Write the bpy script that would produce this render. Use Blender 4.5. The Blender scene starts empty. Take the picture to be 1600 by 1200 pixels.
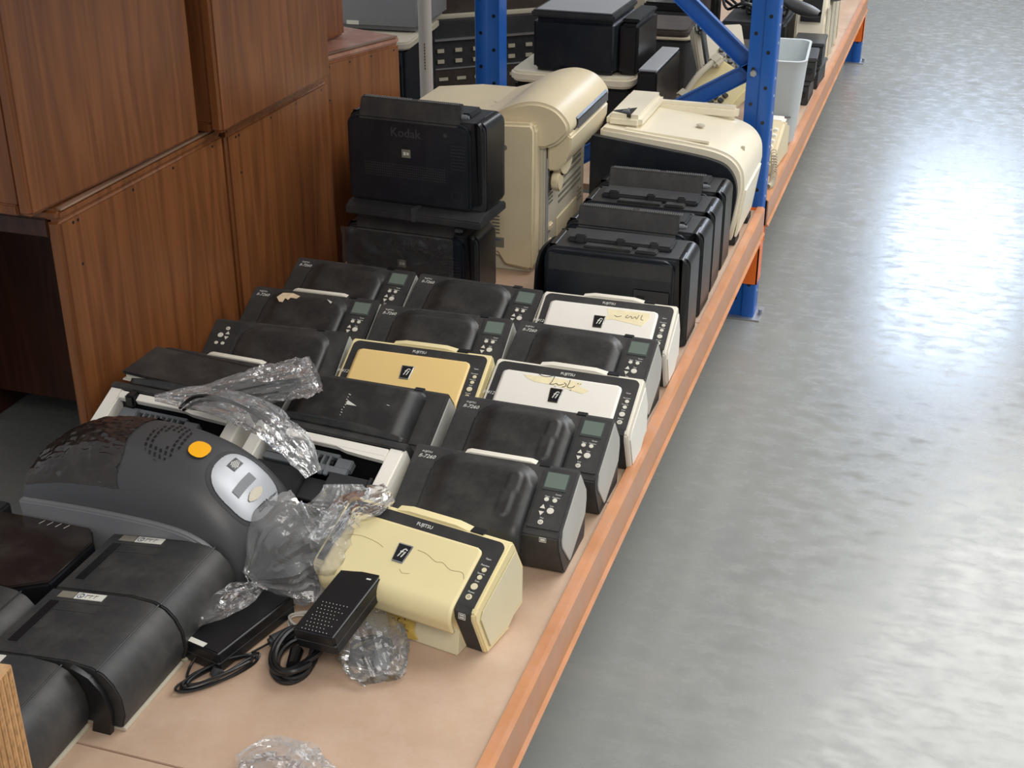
import bpy, bmesh, math, random
from mathutils import Vector, Matrix, noise
random.seed(7)
sc = bpy.context.scene
C = sc.collection
PI = math.pi

# ------------------------------------------------------------------ camera
cam_d = bpy.data.cameras.new('camera'); cam = bpy.data.objects.new('camera', cam_d); C.objects.link(cam)
cam_d.sensor_fit = 'HORIZONTAL'; cam_d.sensor_width = 36.0; cam_d.lens = 36.0*2110.0/1600.0
cam_d.clip_start = 0.05; cam_d.clip_end = 100
cam.location = (0, 0, 1.66)
cam.rotation_euler = (math.radians(90-26.391), 0, math.radians(18.106))
sc.camera = cam

# ------------------------------------------------------------------ world, lights, exposure
w = bpy.data.worlds.new('warehouse_air'); sc.world = w; w.use_nodes = True
w.node_tree.nodes['Background'].inputs[0].default_value = (0.95, 0.97, 1.0, 1)
w.node_tree.nodes['Background'].inputs[1].default_value = 0.55
def area(name, loc, target, sx, sy, power, col):
    d = bpy.data.lights.new(name, 'AREA'); d.shape = 'RECTANGLE'; d.size = sx; d.size_y = sy
    d.energy = power; d.color = col
    o = bpy.data.objects.new(name, d); C.objects.link(o); o.location = loc
    o.rotation_euler = (Vector(target)-Vector(loc)).to_track_quat('-Z', 'Y').to_euler(); return o
area('fill_over_aisle', (2.2, 4.6, 5.6), (-0.2, 4.2, 0), 3.0, 7.0, 330, (1.0, 0.98, 0.95))  # added area light for soft overhead brightness; no roof opening is built
area('fill_near', (1.5, -1.6, 4.6), (-0.8, 1.9, 0.4), 2.4, 2.0, 130, (1.0, 0.94, 0.86))  # added fill from the camera side, lifting the darker left of the shelf
area('fill_far', (1.2, 9.5, 5.6), (-0.4, 6.2, 0), 3.0, 4.0, 260, (1.0, 0.99, 0.97))  # added area light above the far end
vs = sc.view_settings
vs.view_transform = 'Standard'; vs.look = 'None'; vs.gamma = 1.0; vs.use_curve_mapping = False
vs.exposure = 0.0

# ------------------------------------------------------------------ materials
def s2l(c):
    return tuple((x/12.92 if x <= 0.04045 else ((x+0.055)/1.055)**2.4) for x in (v/255.0 for v in c))
def pbr(name, rgb, rough=0.5, metal=0.0, var=0.12, scale=6.0, bump=0.0, bscale=300.0, spec=0.5, coat=0.0, dust=0.0, dust_rgb=(150, 145, 135), trans=0.0, emit=None):
    m = bpy.data.materials.new(name); m.use_nodes = True
    nt = m.node_tree; N = nt.nodes; L = nt.links
    b = N['Principled BSDF']
    col = s2l(rgb)
    tc = N.new('ShaderNodeTexCoord')
    nz = N.new('ShaderNodeTexNoise'); nz.inputs['Scale'].default_value = scale; nz.inputs['Detail'].default_value = 6
    L.new(tc.outputs['Object'], nz.inputs['Vector'])
    cr = N.new('ShaderNodeValToRGB')
    cr.color_ramp.elements[0].position = 0.3; cr.color_ramp.elements[1].position = 0.7
    cr.color_ramp.elements[0].color = tuple(c*(1-var) for c in col)+(1,)
    cr.color_ramp.elements[1].color = tuple(min(1, c*(1+var)) for c in col)+(1,)
    L.new(nz.outputs['Fac'], cr.inputs['Fac'])
    out = cr.outputs['Color']
    if dust > 0:
        n2 = N.new('ShaderNodeTexNoise'); n2.inputs['Scale'].default_value = 14; n2.inputs['Detail'].default_value = 9; n2.inputs['Roughness'].default_value = 0.7
        L.new(tc.outputs['Object'], n2.inputs['Vector'])
        mr = N.new('ShaderNodeMapRange'); mr.inputs[1].default_value = 0.45; mr.inputs[2].default_value = 0.8; mr.inputs[3].default_value = 0; mr.inputs[4].default_value = dust
        L.new(n2.outputs['Fac'], mr.inputs[0])
        mx = N.new('ShaderNodeMixRGB'); mx.inputs[2].default_value = s2l(dust_rgb)+(1,)
        L.new(mr.outputs[0], mx.inputs[0]); L.new(out, mx.inputs[1]); out = mx.outputs[0]
    L.new(out, b.inputs['Base Color'])
    rr = N.new('ShaderNodeMapRange'); rr.inputs[3].default_value = max(0.03, rough-0.08); rr.inputs[4].default_value = min(1, rough+0.08)
    L.new(nz.outputs['Fac'], rr.inputs[0]); L.new(rr.outputs[0], b.inputs['Roughness'])
    b.inputs['Metallic'].default_value = metal
    b.inputs['Specular IOR Level'].default_value = spec
    if coat: b.inputs['Coat Weight'].default_value = coat
    if bump:
        n3 = N.new('ShaderNodeTexNoise'); n3.inputs['Scale'].default_value = bscale
        L.new(tc.outputs['Object'], n3.inputs['Vector'])
        bp = N.new('ShaderNodeBump'); bp.inputs['Strength'].default_value = bump; bp.inputs['Distance'].default_value = 0.001
        L.new(n3.outputs['Fac'], bp.inputs['Height']); L.new(bp.outputs[0], b.inputs['Normal'])
    if emit:
        b.inputs['Emission Color'].default_value = s2l(emit[0])+(1,); b.inputs['Emission Strength'].default_value = emit[1]
    return m
def wood(name, dark, light, axis='z', rough=0.38, freq=9.0):
    m = bpy.data.materials.new(name); m.use_nodes = True
    nt = m.node_tree; N = nt.nodes; L = nt.links; b = N['Principled BSDF']
    tc = N.new('ShaderNodeTexCoord'); mp = N.new('ShaderNodeMapping')
    s = {'z': (freq, freq, 0.55), 'x': (0.5, freq, freq), 'y': (freq, 0.5, freq)}[axis]
    mp.inputs['Scale'].default_value = s
    L.new(tc.outputs['Object'], mp.inputs['Vector'])
    n1 = N.new('ShaderNodeTexNoise'); n1.inputs['Scale'].default_value = 1.4; n1.inputs['Detail'].default_value = 3; n1.inputs['Distortion'].default_value = 0.6
    L.new(mp.outputs[0], n1.inputs['Vector'])
    mu = N.new('ShaderNodeMath'); mu.operation = 'MULTIPLY'; mu.inputs[1].default_value = 11
    fr = N.new('ShaderNodeMath'); fr.operation = 'PINGPONG'; fr.inputs[1].default_value = 1
    L.new(n1.outputs['Fac'], mu.inputs[0]); L.new(mu.outputs[0], fr.inputs[0])
    n2 = N.new('ShaderNodeTexNoise'); n2.inputs['Scale'].default_value = 12; n2.inputs['Detail'].default_value = 5
    L.new(mp.outputs[0], n2.inputs['Vector'])
    n3 = N.new('ShaderNodeTexNoise'); n3.inputs['Scale'].default_value = 3.5; n3.inputs['Detail'].default_value = 4
    L.new(tc.outputs['Object'], n3.inputs['Vector'])
    a1 = N.new('ShaderNodeMath'); a1.operation = 'MULTIPLY_ADD'; a1.inputs[1].default_value = 0.4
    L.new(fr.outputs[0], a1.inputs[0])
    a2 = N.new('ShaderNodeMath'); a2.operation = 'MULTIPLY'; a2.inputs[1].default_value = 0.55; L.new(n2.outputs['Fac'], a2.inputs[0])
    L.new(a2.outputs[0], a1.inputs[2])
    a3 = N.new('ShaderNodeMath'); a3.operation = 'MULTIPLY_ADD'; a3.inputs[1].default_value = 0.5; a3.inputs[2].default_value = -0.25
    L.new(n3.outputs['Fac'], a3.inputs[0])
    a4 = N.new('ShaderNodeMath'); a4.operation = 'ADD'; L.new(a1.outputs[0], a4.inputs[0]); L.new(a3.outputs[0], a4.inputs[1])
    cr = N.new('ShaderNodeValToRGB'); cr.color_ramp.elements[0].position = 0.1; cr.color_ramp.elements[1].position = 0.85
    cr.color_ramp.elements[0].color = s2l(dark)+(1,); cr.color_ramp.elements[1].color = s2l(light)+(1,)
    L.new(a4.outputs[0], cr.inputs[0]); L.new(cr.outputs[0], b.inputs['Base Color'])
    b.inputs['Roughness'].default_value = rough
    bp = N.new('ShaderNodeBump'); bp.inputs['Strength'].default_value = 0.12; bp.inputs['Distance'].default_value = 0.002
    L.new(n2.outputs['Fac'], bp.inputs['Height']); L.new(bp.outputs[0], b.inputs['Normal'])
    return m
def film(name, tint=(235, 238, 240), body=0.11, rough=0.1):
    m = bpy.data.materials.new(name); m.use_nodes = True
    nt = m.node_tree; N = nt.nodes; L = nt.links; N.clear()
    o = N.new('ShaderNodeOutputMaterial'); t = N.new('ShaderNodeBsdfTransparent'); t.inputs[0].default_value = (0.97, 0.97, 0.97, 1)
    g = N.new('ShaderNodeBsdfGlossy'); g.inputs['Roughness'].default_value = rough; g.inputs[0].default_value = (1, 1, 1, 1)
    d = N.new('ShaderNodeBsdfDiffuse'); d.inputs[0].default_value = s2l(tint)+(1,)
    fr = N.new('ShaderNodeFresnel'); fr.inputs[0].default_value = 1.55
    fm = N.new('ShaderNodeMath'); fm.operation = 'MULTIPLY_ADD'; fm.inputs[1].default_value = 0.8; fm.inputs[2].default_value = 0.0
    L.new(fr.outputs[0], fm.inputs[0])
    tc = N.new('ShaderNodeTexCoord')
    nz = N.new('ShaderNodeTexNoise'); nz.inputs['Scale'].default_value = 16; nz.inputs['Detail'].default_value = 2.5; nz.inputs['Distortion'].default_value = 2.0
    L.new(tc.outputs['Object'], nz.inputs['Vector'])
    bp = N.new('ShaderNodeBump'); bp.inputs['Strength'].default_value = 0.8; bp.inputs['Distance'].default_value = 0.009
    L.new(nz.outputs['Fac'], bp.inputs['Height'])
    L.new(bp.outputs[0], g.inputs['Normal']); L.new(bp.outputs[0], fr.inputs['Normal'])
    m1 = N.new('ShaderNodeMixShader'); m1.inputs[0].default_value = body
    L.new(t.outputs[0], m1.inputs[1]); L.new(d.outputs[0], m1.inputs[2])
    m2 = N.new('ShaderNodeMixShader'); L.new(fm.outputs[0], m2.inputs[0]); L.new(m1.outputs[0], m2.inputs[1]); L.new(g.outputs[0], m2.inputs[2])
    L.new(m2.outputs[0], o.inputs[0]); return m

M = {}
M['black'] = pbr('black plastic', (46, 47, 48), 0.5, bump=0.15, bscale=900, dust=0.16)
M['blackgloss'] = pbr('smooth black plastic', (38, 39, 40), 0.42, dust=0.16)
M['dark'] = pbr('dark charcoal plastic', (44, 46, 49), 0.5, dust=0.08)
M['jet'] = pbr('jet black plastic', (22, 23, 26), 0.33)
M['navy'] = pbr('blue black plastic', (25, 30, 38), 0.36, dust=0.05)
M['panel'] = pbr('matt black control panel', (41, 42, 43), 0.55, dust=0.1)
M['grey'] = pbr('light grey plastic', (178, 178, 172), 0.5, bump=0.1, bscale=900)
M['cream'] = pbr('yellowed cream plastic', (232, 218, 168), 0.42, var=0.04, bump=0.08, bscale=900)
M['creamside'] = pbr('pale cream plastic', (219, 211, 178), 0.45, var=0.04)
M['orange_cream'] = pbr('deep yellowed plastic', (236, 205, 138), 0.42, var=0.04)
M['white'] = pbr('off white plastic', (226, 222, 208), 0.42, var=0.03)
M['whitepanel'] = pbr('white panel plastic', (236, 233, 224), 0.4, var=0.03)
M['p_cream'] = pbr('aged ivory plastic', (220, 206, 172), 0.4, var=0.05, dust=0.1, dust_rgb=(200, 180, 150))
M['p_grey'] = pbr('warm grey plastic', (196, 189, 170), 0.45, var=0.05)
M['p_white'] = pbr('warm white printer plastic', (236, 228, 205), 0.36, var=0.03)
M['midgrey'] = pbr('mid grey plastic', (112, 116, 120), 0.45)
M['skirt'] = pbr('slate grey plastic', (122, 123, 126), 0.45, var=0.05, bump=0.15, bscale=700)
M['zebra'] = pbr('graphite plastic', (66, 67, 69), 0.42, var=0.06, bump=0.12, bscale=700)
M['smoke'] = pbr('smoked plastic cover', (40, 33, 31), 0.14, var=0.3, dust=0.1)
M['silver'] = pbr('silver plastic', (172, 175, 180), 0.36, metal=0.3, var=0.04)
M['chrome'] = pbr('chrome', (205, 205, 205), 0.18, metal=1.0, var=0.03)
M['yellow'] = pbr('amber button plastic', (250, 178, 20), 0.35, var=0.03)
M['ink'] = pbr('white printed ink', (214, 214, 208), 0.6, var=0.02)
M['darkink'] = pbr('dark printed ink', (35, 35, 38), 0.6, var=0.02)
M['blueink'] = pbr('blue printed ink', (60, 85, 130), 0.6, var=0.02)
M['ventpale'] = pbr('pale vent edges', (120, 122, 122), 0.4, var=0.1)  # paler grey than the hood, for its rows of vent slots
M['emboss'] = pbr('embossed black lettering', (64, 66, 68), 0.35, var=0.02)
M['button'] = pbr('pale button plastic', (214, 212, 200), 0.45, var=0.02)
M['lcd'] = pbr('green grey screen', (104, 118, 110), 0.12, var=0.08)
M['lcdrim'] = pbr('screen rim', (72, 78, 76), 0.15, var=0.05)
M['label'] = pbr('paper label', (216, 214, 204), 0.6, var=0.05)
M['silverlabel'] = pbr('silver label', (128, 124, 112), 0.4, var=0.06)
M['tape'] = pbr('yellowed masking tape', (238, 226, 186), 0.6, var=0.08, scale=40)
M['oldtape'] = pbr('stained brown tape', (214, 184, 92), 0.4, var=0.25, scale=60)
M['stain'] = pbr('glue stain', (120, 84, 30), 0.5, var=0.3, scale=80)
M['greytape'] = pbr('scuffed grey tape residue', (150, 148, 132), 0.7, var=0.35, scale=160)
M['tornpaper'] = pbr('torn paper', (222, 200, 166), 0.8, var=0.12, scale=90)
M['blue'] = pbr('blue painted steel', (18, 88, 172), 0.36, var=0.08, dust=0.05)
M['orange'] = pbr('orange painted steel', (238, 112, 32), 0.38, var=0.06)
M['beam'] = pbr('dusty orange painted steel', (192, 134, 92), 0.36, var=0.12, scale=12, dust=0.55, dust_rgb=(200, 158, 140))
M['steel'] = pbr('zinc steel', (176, 178, 180), 0.35, metal=0.8)
M['board'] = pbr('dusty chipboard', (188, 160, 136), 0.55, var=0.09, scale=5, bump=0.12, bscale=260, dust=0.35, dust_rgb=(216, 196, 180))
M['boardedge'] = pbr('chipboard edge', (170, 140, 105), 0.8, var=0.2, scale=60)
M['pole'] = pbr('cream painted pipe', (192, 186, 178), 0.45, var=0.05)
M['cable'] = pbr('black cable rubber', (24, 24, 26), 0.35)
M['whitecable'] = pbr('white cable', (196, 192, 184), 0.5)
M['beigecable'] = pbr('beige cable', (196, 186, 164), 0.5)
M['bin'] = pbr('pale grey bin plastic', (196, 204, 206), 0.4, var=0.03)
M['wood'] = wood('varnished red brown wood', (100, 58, 29), (144, 89, 50))
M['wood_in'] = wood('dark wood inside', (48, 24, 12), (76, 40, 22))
M['woodedge'] = wood('worn wood edge', (90, 60, 44), (172, 142, 120), 'y')
M['woodtop'] = pbr('dusty varnished board', (160, 112, 92), 0.5, var=0.15, scale=9, dust=0.7, dust_rgb=(206, 178, 165))
M['plank'] = wood('raw pine', (160, 118, 80), (212, 174, 128), 'z', rough=0.6)
M['plyedge'] = pbr('layered plywood edge', (172, 132, 86), 0.8, var=0.35, scale=120)
M['brown'] = pbr('dark brown laminate', (58, 48, 42), 0.5, dust=0.15)
M['film'] = film('clear crinkled film')
M['filmwhite'] = film('crinkled milky film', body=0.17)
M['filmdark'] = film('thin clear film', body=0.04)

# floor: sealed grey concrete paint, with worn shiny scratches
def floor_mat():
    m = bpy.data.materials.new('grey epoxy floor'); m.use_nodes = True
    nt = m.node_tree; N = nt.nodes; L = nt.links; b = N['Principled BSDF']
    tc = N.new('ShaderNodeTexCoord')
    n1 = N.new('ShaderNodeTexNoise'); n1.inputs['Scale'].default_value = 1.3; n1.inputs['Detail'].default_value = 7
    L.new(tc.outputs['Object'], n1.inputs['Vector'])
    cr = N.new('ShaderNodeValToRGB'); cr.color_ramp.elements[0].position = 0.3; cr.color_ramp.elements[1].position = 0.72
    cr.color_ramp.elements[0].color = s2l((130, 133, 131))+(1,); cr.color_ramp.elements[1].color = s2l((139, 141, 138))+(1,)
    L.new(n1.outputs['Fac'], cr.inputs[0])
    # long scrub marks across the aisle
    mp = N.new('ShaderNodeMapping'); mp.inputs['Scale'].default_value = (0.8, 3.0, 1)
    L.new(tc.outputs['Object'], mp.inputs[0])
    n2 = N.new('ShaderNodeTexNoise'); n2.inputs['Scale'].default_value = 2.2; n2.inputs['Detail'].default_value = 9; n2.inputs['Roughness'].default_value = 0.72
    L.new(mp.outputs[0], n2.inputs['Vector'])
    mr = N.new('ShaderNodeMapRange'); mr.inputs[1].default_value = 0.5; mr.inputs[2].default_value = 0.8; mr.inputs[4].default_value = 0.22
    L.new(n2.outputs['Fac'], mr.inputs[0])
    mx = N.new('ShaderNodeMixRGB'); mx.inputs[2].default_value = s2l((178, 174, 160))+(1,)
    L.new(mr.outputs[0], mx.inputs[0]); L.new(cr.outputs[0], mx.inputs[1])
    # small dark specks
    vo = N.new('ShaderNodeTexNoise'); vo.inputs['Scale'].default_value = 26; vo.inputs['Detail'].default_value = 3
    L.new(tc.outputs['Object'], vo.inputs['Vector'])
    ms = N.new('ShaderNodeMapRange'); ms.inputs[1].default_value = 0.77; ms.inputs[2].default_value = 0.8; ms.inputs[4].default_value = 0.3
    L.new(vo.outputs['Fac'], ms.inputs[0])
    mx2 = N.new('ShaderNodeMixRGB'); mx2.inputs[2].default_value = s2l((86, 82, 72))+(1,)
    L.new(ms.outputs[0], mx2.inputs[0]); L.new(mx.outputs[0], mx2.inputs[1])
    L.new(mx2.outputs[0], b.inputs['Base Color'])
    # patchy gloss
    n4 = N.new('ShaderNodeTexNoise'); n4.inputs['Scale'].default_value = 14; n4.inputs['Detail'].default_value = 8; n4.inputs['Roughness'].default_value = 0.65
    mp4 = N.new('ShaderNodeMapping'); mp4.inputs['Scale'].default_value = (1, 1.8, 1)
    L.new(tc.outputs['Object'], mp4.inputs[0]); L.new(mp4.outputs[0], n4.inputs['Vector'])
    rr = N.new('ShaderNodeMapRange'); rr.inputs[1].default_value = 0.36; rr.inputs[2].default_value = 0.64; rr.inputs[3].default_value = 0.16; rr.inputs[4].default_value = 0.33
    L.new(n4.outputs['Fac'], rr.inputs[0]); L.new(rr.outputs[0], b.inputs['Roughness'])
    bp = N.new('ShaderNodeBump'); bp.inputs['Strength'].default_value = 0.05; bp.inputs['Distance'].default_value = 0.002
    L.new(n4.outputs['Fac'], bp.inputs['Height']); L.new(bp.outputs[0], b.inputs['Normal'])
    return m
M['floor'] = floor_mat()

# ------------------------------------------------------------------ mesh helpers
def merge(bm, t, Mx=None):
    vm = {}
    for v in t.verts:
        vm[v] = bm.verts.new((Mx @ v.co) if Mx else v.co)
    for f in t.faces:
        try: bm.faces.new([vm[v] for v in f.verts])
        except ValueError: pass
    t.free()
def box(bm, x0, x1, y0, y1, z0, z1, bev=0.0, Mx=None, seg=2):
    t = bmesh.new(); bmesh.ops.create_cube(t, size=1)
    for v in t.verts:
        v.co = Vector(((x0+x1)/2+v.co.x*(x1-x0), (y0+y1)/2+v.co.y*(y1-y0), (z0+z1)/2+v.co.z*(z1-z0)))
    if bev: bmesh.ops.bevel(t, geom=t.edges[:], offset=bev, segments=seg, affect='EDGES', clamp_overlap=True)
    merge(bm, t, Mx)
def prism(bm, pts, a0, a1, axis='x', bev=0.0, Mx=None, seg=2, ang=20, scale1=None):
    t = bmesh.new()
    def mk(p, a):
        if axis == 'x': return (a, p[0], p[1])
        if axis == 'y': return (p[0], a, p[1])
        return (p[0], p[1], a)
    n = len(pts)
    p1 = pts
    if scale1:
        cx = sum(p[0] for p in pts)/n; cy = sum(p[1] for p in pts)/n
        p1 = [(cx+(p[0]-cx)*scale1, cy+(p[1]-cy)*scale1) for p in pts]
    A = [t.verts.new(mk(p, a0)) for p in pts]; B = [t.verts.new(mk(p, a1)) for p in p1]
    t.faces.new(A); t.faces.new(list(reversed(B)))
    for i in range(n):
        j = (i+1) % n; t.faces.new([A[j], A[i], B[i], B[j]])
    bmesh.ops.recalc_face_normals(t, faces=t.faces[:])
    if bev:
        es = [e for e in t.edges if len(e.link_faces) == 2 and e.calc_face_angle(0) > math.radians(ang)]
        bmesh.ops.bevel(t, geom=es, offset=bev, segments=seg, affect='EDGES', clamp_overlap=True)
    merge(bm, t, Mx)
def arcs(pts, i0, i1, sub=5):
    P = [(p.x, p.y) for p in smooth_path([(a, b, 0) for a, b in pts[i0:i1+1]], sub)]
    return pts[:i0]+P+pts[i1+1:]
def rrect(x0, x1, y0, y1, r, n=5):
    if not isinstance(r, (tuple, list)): r = (r,)*4      # bl, br, tr, tl
    out = []
    for (cx, cy, a0, rr) in ((x0, y0, PI, r[0]), (x1, y0, 1.5*PI, r[1]), (x1, y1, 0, r[2]), (x0, y1, 0.5*PI, r[3])):
        if rr <= 0: out.append((cx, cy)); continue
        ox = cx+rr if cx == x0 else cx-rr; oy = cy+rr if cy == y0 else cy-rr
        for k in range(n+1):
            a = a0+(PI/2)*k/n; out.append((ox+rr*math.cos(a), oy+rr*math.sin(a)))
    return out
def disc(cx, cy, r, n=18, sx=1.0):
    return [(cx+r*sx*math.cos(2*PI*k/n), cy+r*math.sin(2*PI*k/n)) for k in range(n)]
def cyl(bm, p0, p1, r0, r1=None, n=16, caps=True):
    r1 = r0 if r1 is None else r1
    p0 = Vector(p0); p1 = Vector(p1); d = (p1-p0).normalized()
    a = d.orthogonal().normalized(); b = d.cross(a)
    A = [bm.verts.new(p0+(a*math.cos(2*PI*k/n)+b*math.sin(2*PI*k/n))*r0) for k in range(n)]
    B = [bm.verts.new(p1+(a*math.cos(2*PI*k/n)+b*math.sin(2*PI*k/n))*r1) for k in range(n)]
    for k in range(n): bm.faces.new([A[k], A[(k+1) % n], B[(k+1) % n], B[k]])
    if caps: bm.faces.new(list(reversed(A))); bm.faces.new(B)
def smooth_path(pts, sub=6, closed=False):
    P = [Vector(p) for p in pts]; out = []; n = len(P)
    for i in range(n if closed else n-1):
        if closed: p0, p1, p2, p3 = P[(i-1) % n], P[i], P[(i+1) % n], P[(i+2) % n]
        else: p0, p1, p2, p3 = P[max(i-1, 0)], P[i], P[i+1], P[min(i+2, n-1)]
        for k in range(sub):
            t = k/sub
            out.append(0.5*((2*p1)+(-p0+p2)*t+(2*p0-5*p1+4*p2-p3)*t*t+(-p0+3*p1-3*p2+p3)*t**3))
    if not closed: out.append(P[-1])
    return out
def tube(bm, pts, r, n=8, sub=6, closed=False):
    P = smooth_path(pts, sub, closed); m = len(P); rings = []; up = None
    for i, p in enumerate(P):
        if closed: d = (P[(i+1) % m]-P[i-1])
        else: d = (P[min(i+1, m-1)]-P[max(i-1, 0)])
        if d.length < 1e-9: d = Vector((0, 0, 1))
        d.normalize()
        if up is None: up = d.orthogonal().normalized()
        up = (up-d*up.dot(d))
        if up.length < 1e-6: up = d.orthogonal()
        up.normalize(); b = d.cross(up)
        rings.append([bm.verts.new(p+(up*math.cos(2*PI*k/n)+b*math.sin(2*PI*k/n))*r) for k in range(n)])
    for i in range(m if closed else m-1):
        A = rings[i]; B = rings[(i+1) % m]
        for k in range(n): bm.faces.new([A[k], A[(k+1) % n], B[(k+1) % n], B[k]])
    if not closed: bm.faces.new(list(reversed(rings[0]))); bm.faces.new(rings[-1])
def grid(bm, f, nu, nv, Mx=None):
    V = [[bm.verts.new((Mx @ Vector(f(i/nu, j/nv))) if Mx else f(i/nu, j/nv)) for j in range(nv+1)] for i in range(nu+1)]
    for i in range(nu):
        for j in range(nv):
            bm.faces.new([V[i][j], V[i+1][j], V[i+1][j+1], V[i][j+1]])
    return V
def ribbon(bm, pts, wd, h, Mx, sub=3):
    """pen stroke lying on a plane: pts 2-D"""
    P = smooth_path([(p[0], p[1], 0) for p in pts], sub)
    L_, R_ = [], []
    for i, p in enumerate(P):
        d = P[min(i+1, len(P)-1)]-P[max(i-1, 0)]
        if d.length < 1e-9: d = Vector((1, 0, 0))
        d.normalize(); n = Vector((-d.y, d.x, 0))*wd/2
        L_.append(bm.verts.new(Mx @ (p+n+Vector((0, 0, h))))); R_.append(bm.verts.new(Mx @ (p-n+Vector((0, 0, h)))))
    for i in range(len(P)-1): bm.faces.new([R_[i], R_[i+1], L_[i+1], L_[i]])
def frame(o, u, v):
    u = Vector(u).normalized(); v = Vector(v).normalized(); n = u.cross(v)
    return Matrix(((u.x, v.x, n.x, o[0]), (u.y, v.y, n.y, o[1]), (u.z, v.z, n.z, o[2]), (0, 0, 0, 1)))
def obj(name, bm, m, parent=None, sharp=32, flat=False):
    me = bpy.data.meshes.new(name); bmesh.ops.recalc_face_normals(bm, faces=bm.faces[:]) if not flat else None
    bm.to_mesh(me); bm.free()
    me.materials.append(M[m] if isinstance(m, str) else m)
    for p in me.polygons: p.use_smooth = True
    me.set_sharp_from_angle(angle=math.radians(sharp))
    o = bpy.data.objects.new(name, me); C.objects.link(o)
    if parent: o.parent = parent
    return o
def tag(o, label, cat, group=None):
    o['label'] = label; o['category'] = cat
    if group: o['group'] = group
    return o
def thing(name, label, cat, loc=(0, 0, 0), rz=0.0, group=None):
    o = bpy.data.objects.new(name, None); C.objects.link(o); o.empty_display_size = 0.05
    o.location = loc; o.rotation_euler = (0, 0, rz); return tag(o, label, cat, group)
def struct(name, bm, m, parent=None):
    o = obj(name, bm, m, parent); o['kind'] = 'structure'; return o
def dup(root, loc, rz, label, group=None):
    def cp(o, par):
        c = o.copy(); C.objects.link(c)
        if par: c.parent = par
        for ch in list(o.children): cp(ch, c)
        return c
    r = cp(root, None); r.location = loc; r.rotation_euler = (root.rotation_euler[0], root.rotation_euler[1], rz)
    r['label'] = label
    if group: r['group'] = group
    return r
_tx = {}
def text(s, size, Mx, m, parent, name='lettering', shear=0.0, align='CENTER', ex=0.0002, bold=0.0):
    cu = bpy.data.curves.new('t', 'FONT'); cu.body = s; cu.size = size; cu.align_x = align; cu.align_y = 'CENTER'
    cu.extrude = ex; cu.resolution_u = 2; cu.shear = shear; cu.offset = bold
    o = bpy.data.objects.new('t', cu); C.objects.link(o)
    me = bpy.data.meshes.new_from_object(o.evaluated_get(bpy.context.evaluated_depsgraph_get()))
    bpy.data.objects.remove(o); bpy.data.curves.remove(cu)
    me.transform(Mx); me.materials.clear(); me.materials.append(M[m]); me.name = name
    r = bpy.data.objects.new(name, me); C.objects.link(r); r.parent = parent; return r

# ------------------------------------------------------------------ building: floor, far wall with the tall window
bm = bmesh.new(); box(bm, -7, 7, -3, 16, -0.1, 0); struct('floor', bm, 'floor')
M['wall'] = pbr('pale warehouse wall', (176, 178, 176), 0.7, var=0.05)
M['sky'] = pbr('daylight behind glass', (200, 220, 255), 0.3, emit=((205, 225, 255), 21.0))
bm = bmesh.new()
box(bm, -7, -0.45, 16, 16.2, 0, 7); box(bm, 1.05, 7, 16, 16.2, 0, 7); box(bm, -0.45, 1.05, 16, 16.2, 0, 3.45); box(bm, -0.45, 1.05, 16, 16.2, 5.4, 7)
struct('wall_back', bm, 'wall')
bm = bmesh.new(); box(bm, -0.45, 1.05, 16.08, 16.1, 3.45, 5.4)
wn = struct('window_1', bm, 'sky')
bm = bmesh.new()
for x in (-0.45, 0.05, 0.55, 1.05): box(bm, x-0.025, x+0.025, 16.0, 16.06, 3.45, 5.4)
for z in (3.45, 4.1, 4.75, 5.4): box(bm, -0.45, 1.05, 16.0, 16.06, z-0.025, z+0.025)
obj('window_frame', bm, 'midgrey', wn)

# ------------------------------------------------------------------ pallet racking
SZ = 0.35
def beam_profile(z):
    return [(-0.492, z+0.010), (-0.476, z+0.010), (-0.470, z+0.004), (-0.470, z-0.066), (-0.464, z-0.072), (-0.466, z-0.076), (-0.512, z-0.076), (-0.512, z-0.02), (-0.492, z-0.02)]
def beams(y0, y1, z, where):
    for nm, sgn in (('aisle side', 1), ('rear', -1)):
        t = thing('rack_beam', f'orange steel rack beam along the {nm} of {where}', 'rack beam', (0, 0, 0), 0, None)
        pts = beam_profile(z) if sgn > 0 else [(-1.93-p[0], p[1]) for p in beam_profile(z)]
        bm = bmesh.new(); prism(bm, pts, y0, y1, 'y'); obj('beam_rail', bm, 'beam', t)
        for yy in (y0+0.004, y1-0.004):
            bm = bmesh.new(); xx = -0.504 if sgn > 0 else -1.426
            box(bm, xx-0.03, xx+0.03, yy-0.004, yy+0.004, z-0.12, z+0.006)
            obj('end_connector', bm, 'orange', t)
def board(y0, y1, z, label):
    t = thing('shelf_board', label, 'shelf board', (0, 0, 0))
    n = max(1, round((y1-y0)/0.88)); s = (y1-y0)/n
    for k in range(n):
        bm = bmesh.new(); box(bm, -1.47, -0.4935, y0+k*s+0.001, y0+(k+1)*s-0.001, z-0.019, z, 0.001)
        obj('chipboard_panel', bm, 'board', t)
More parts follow.
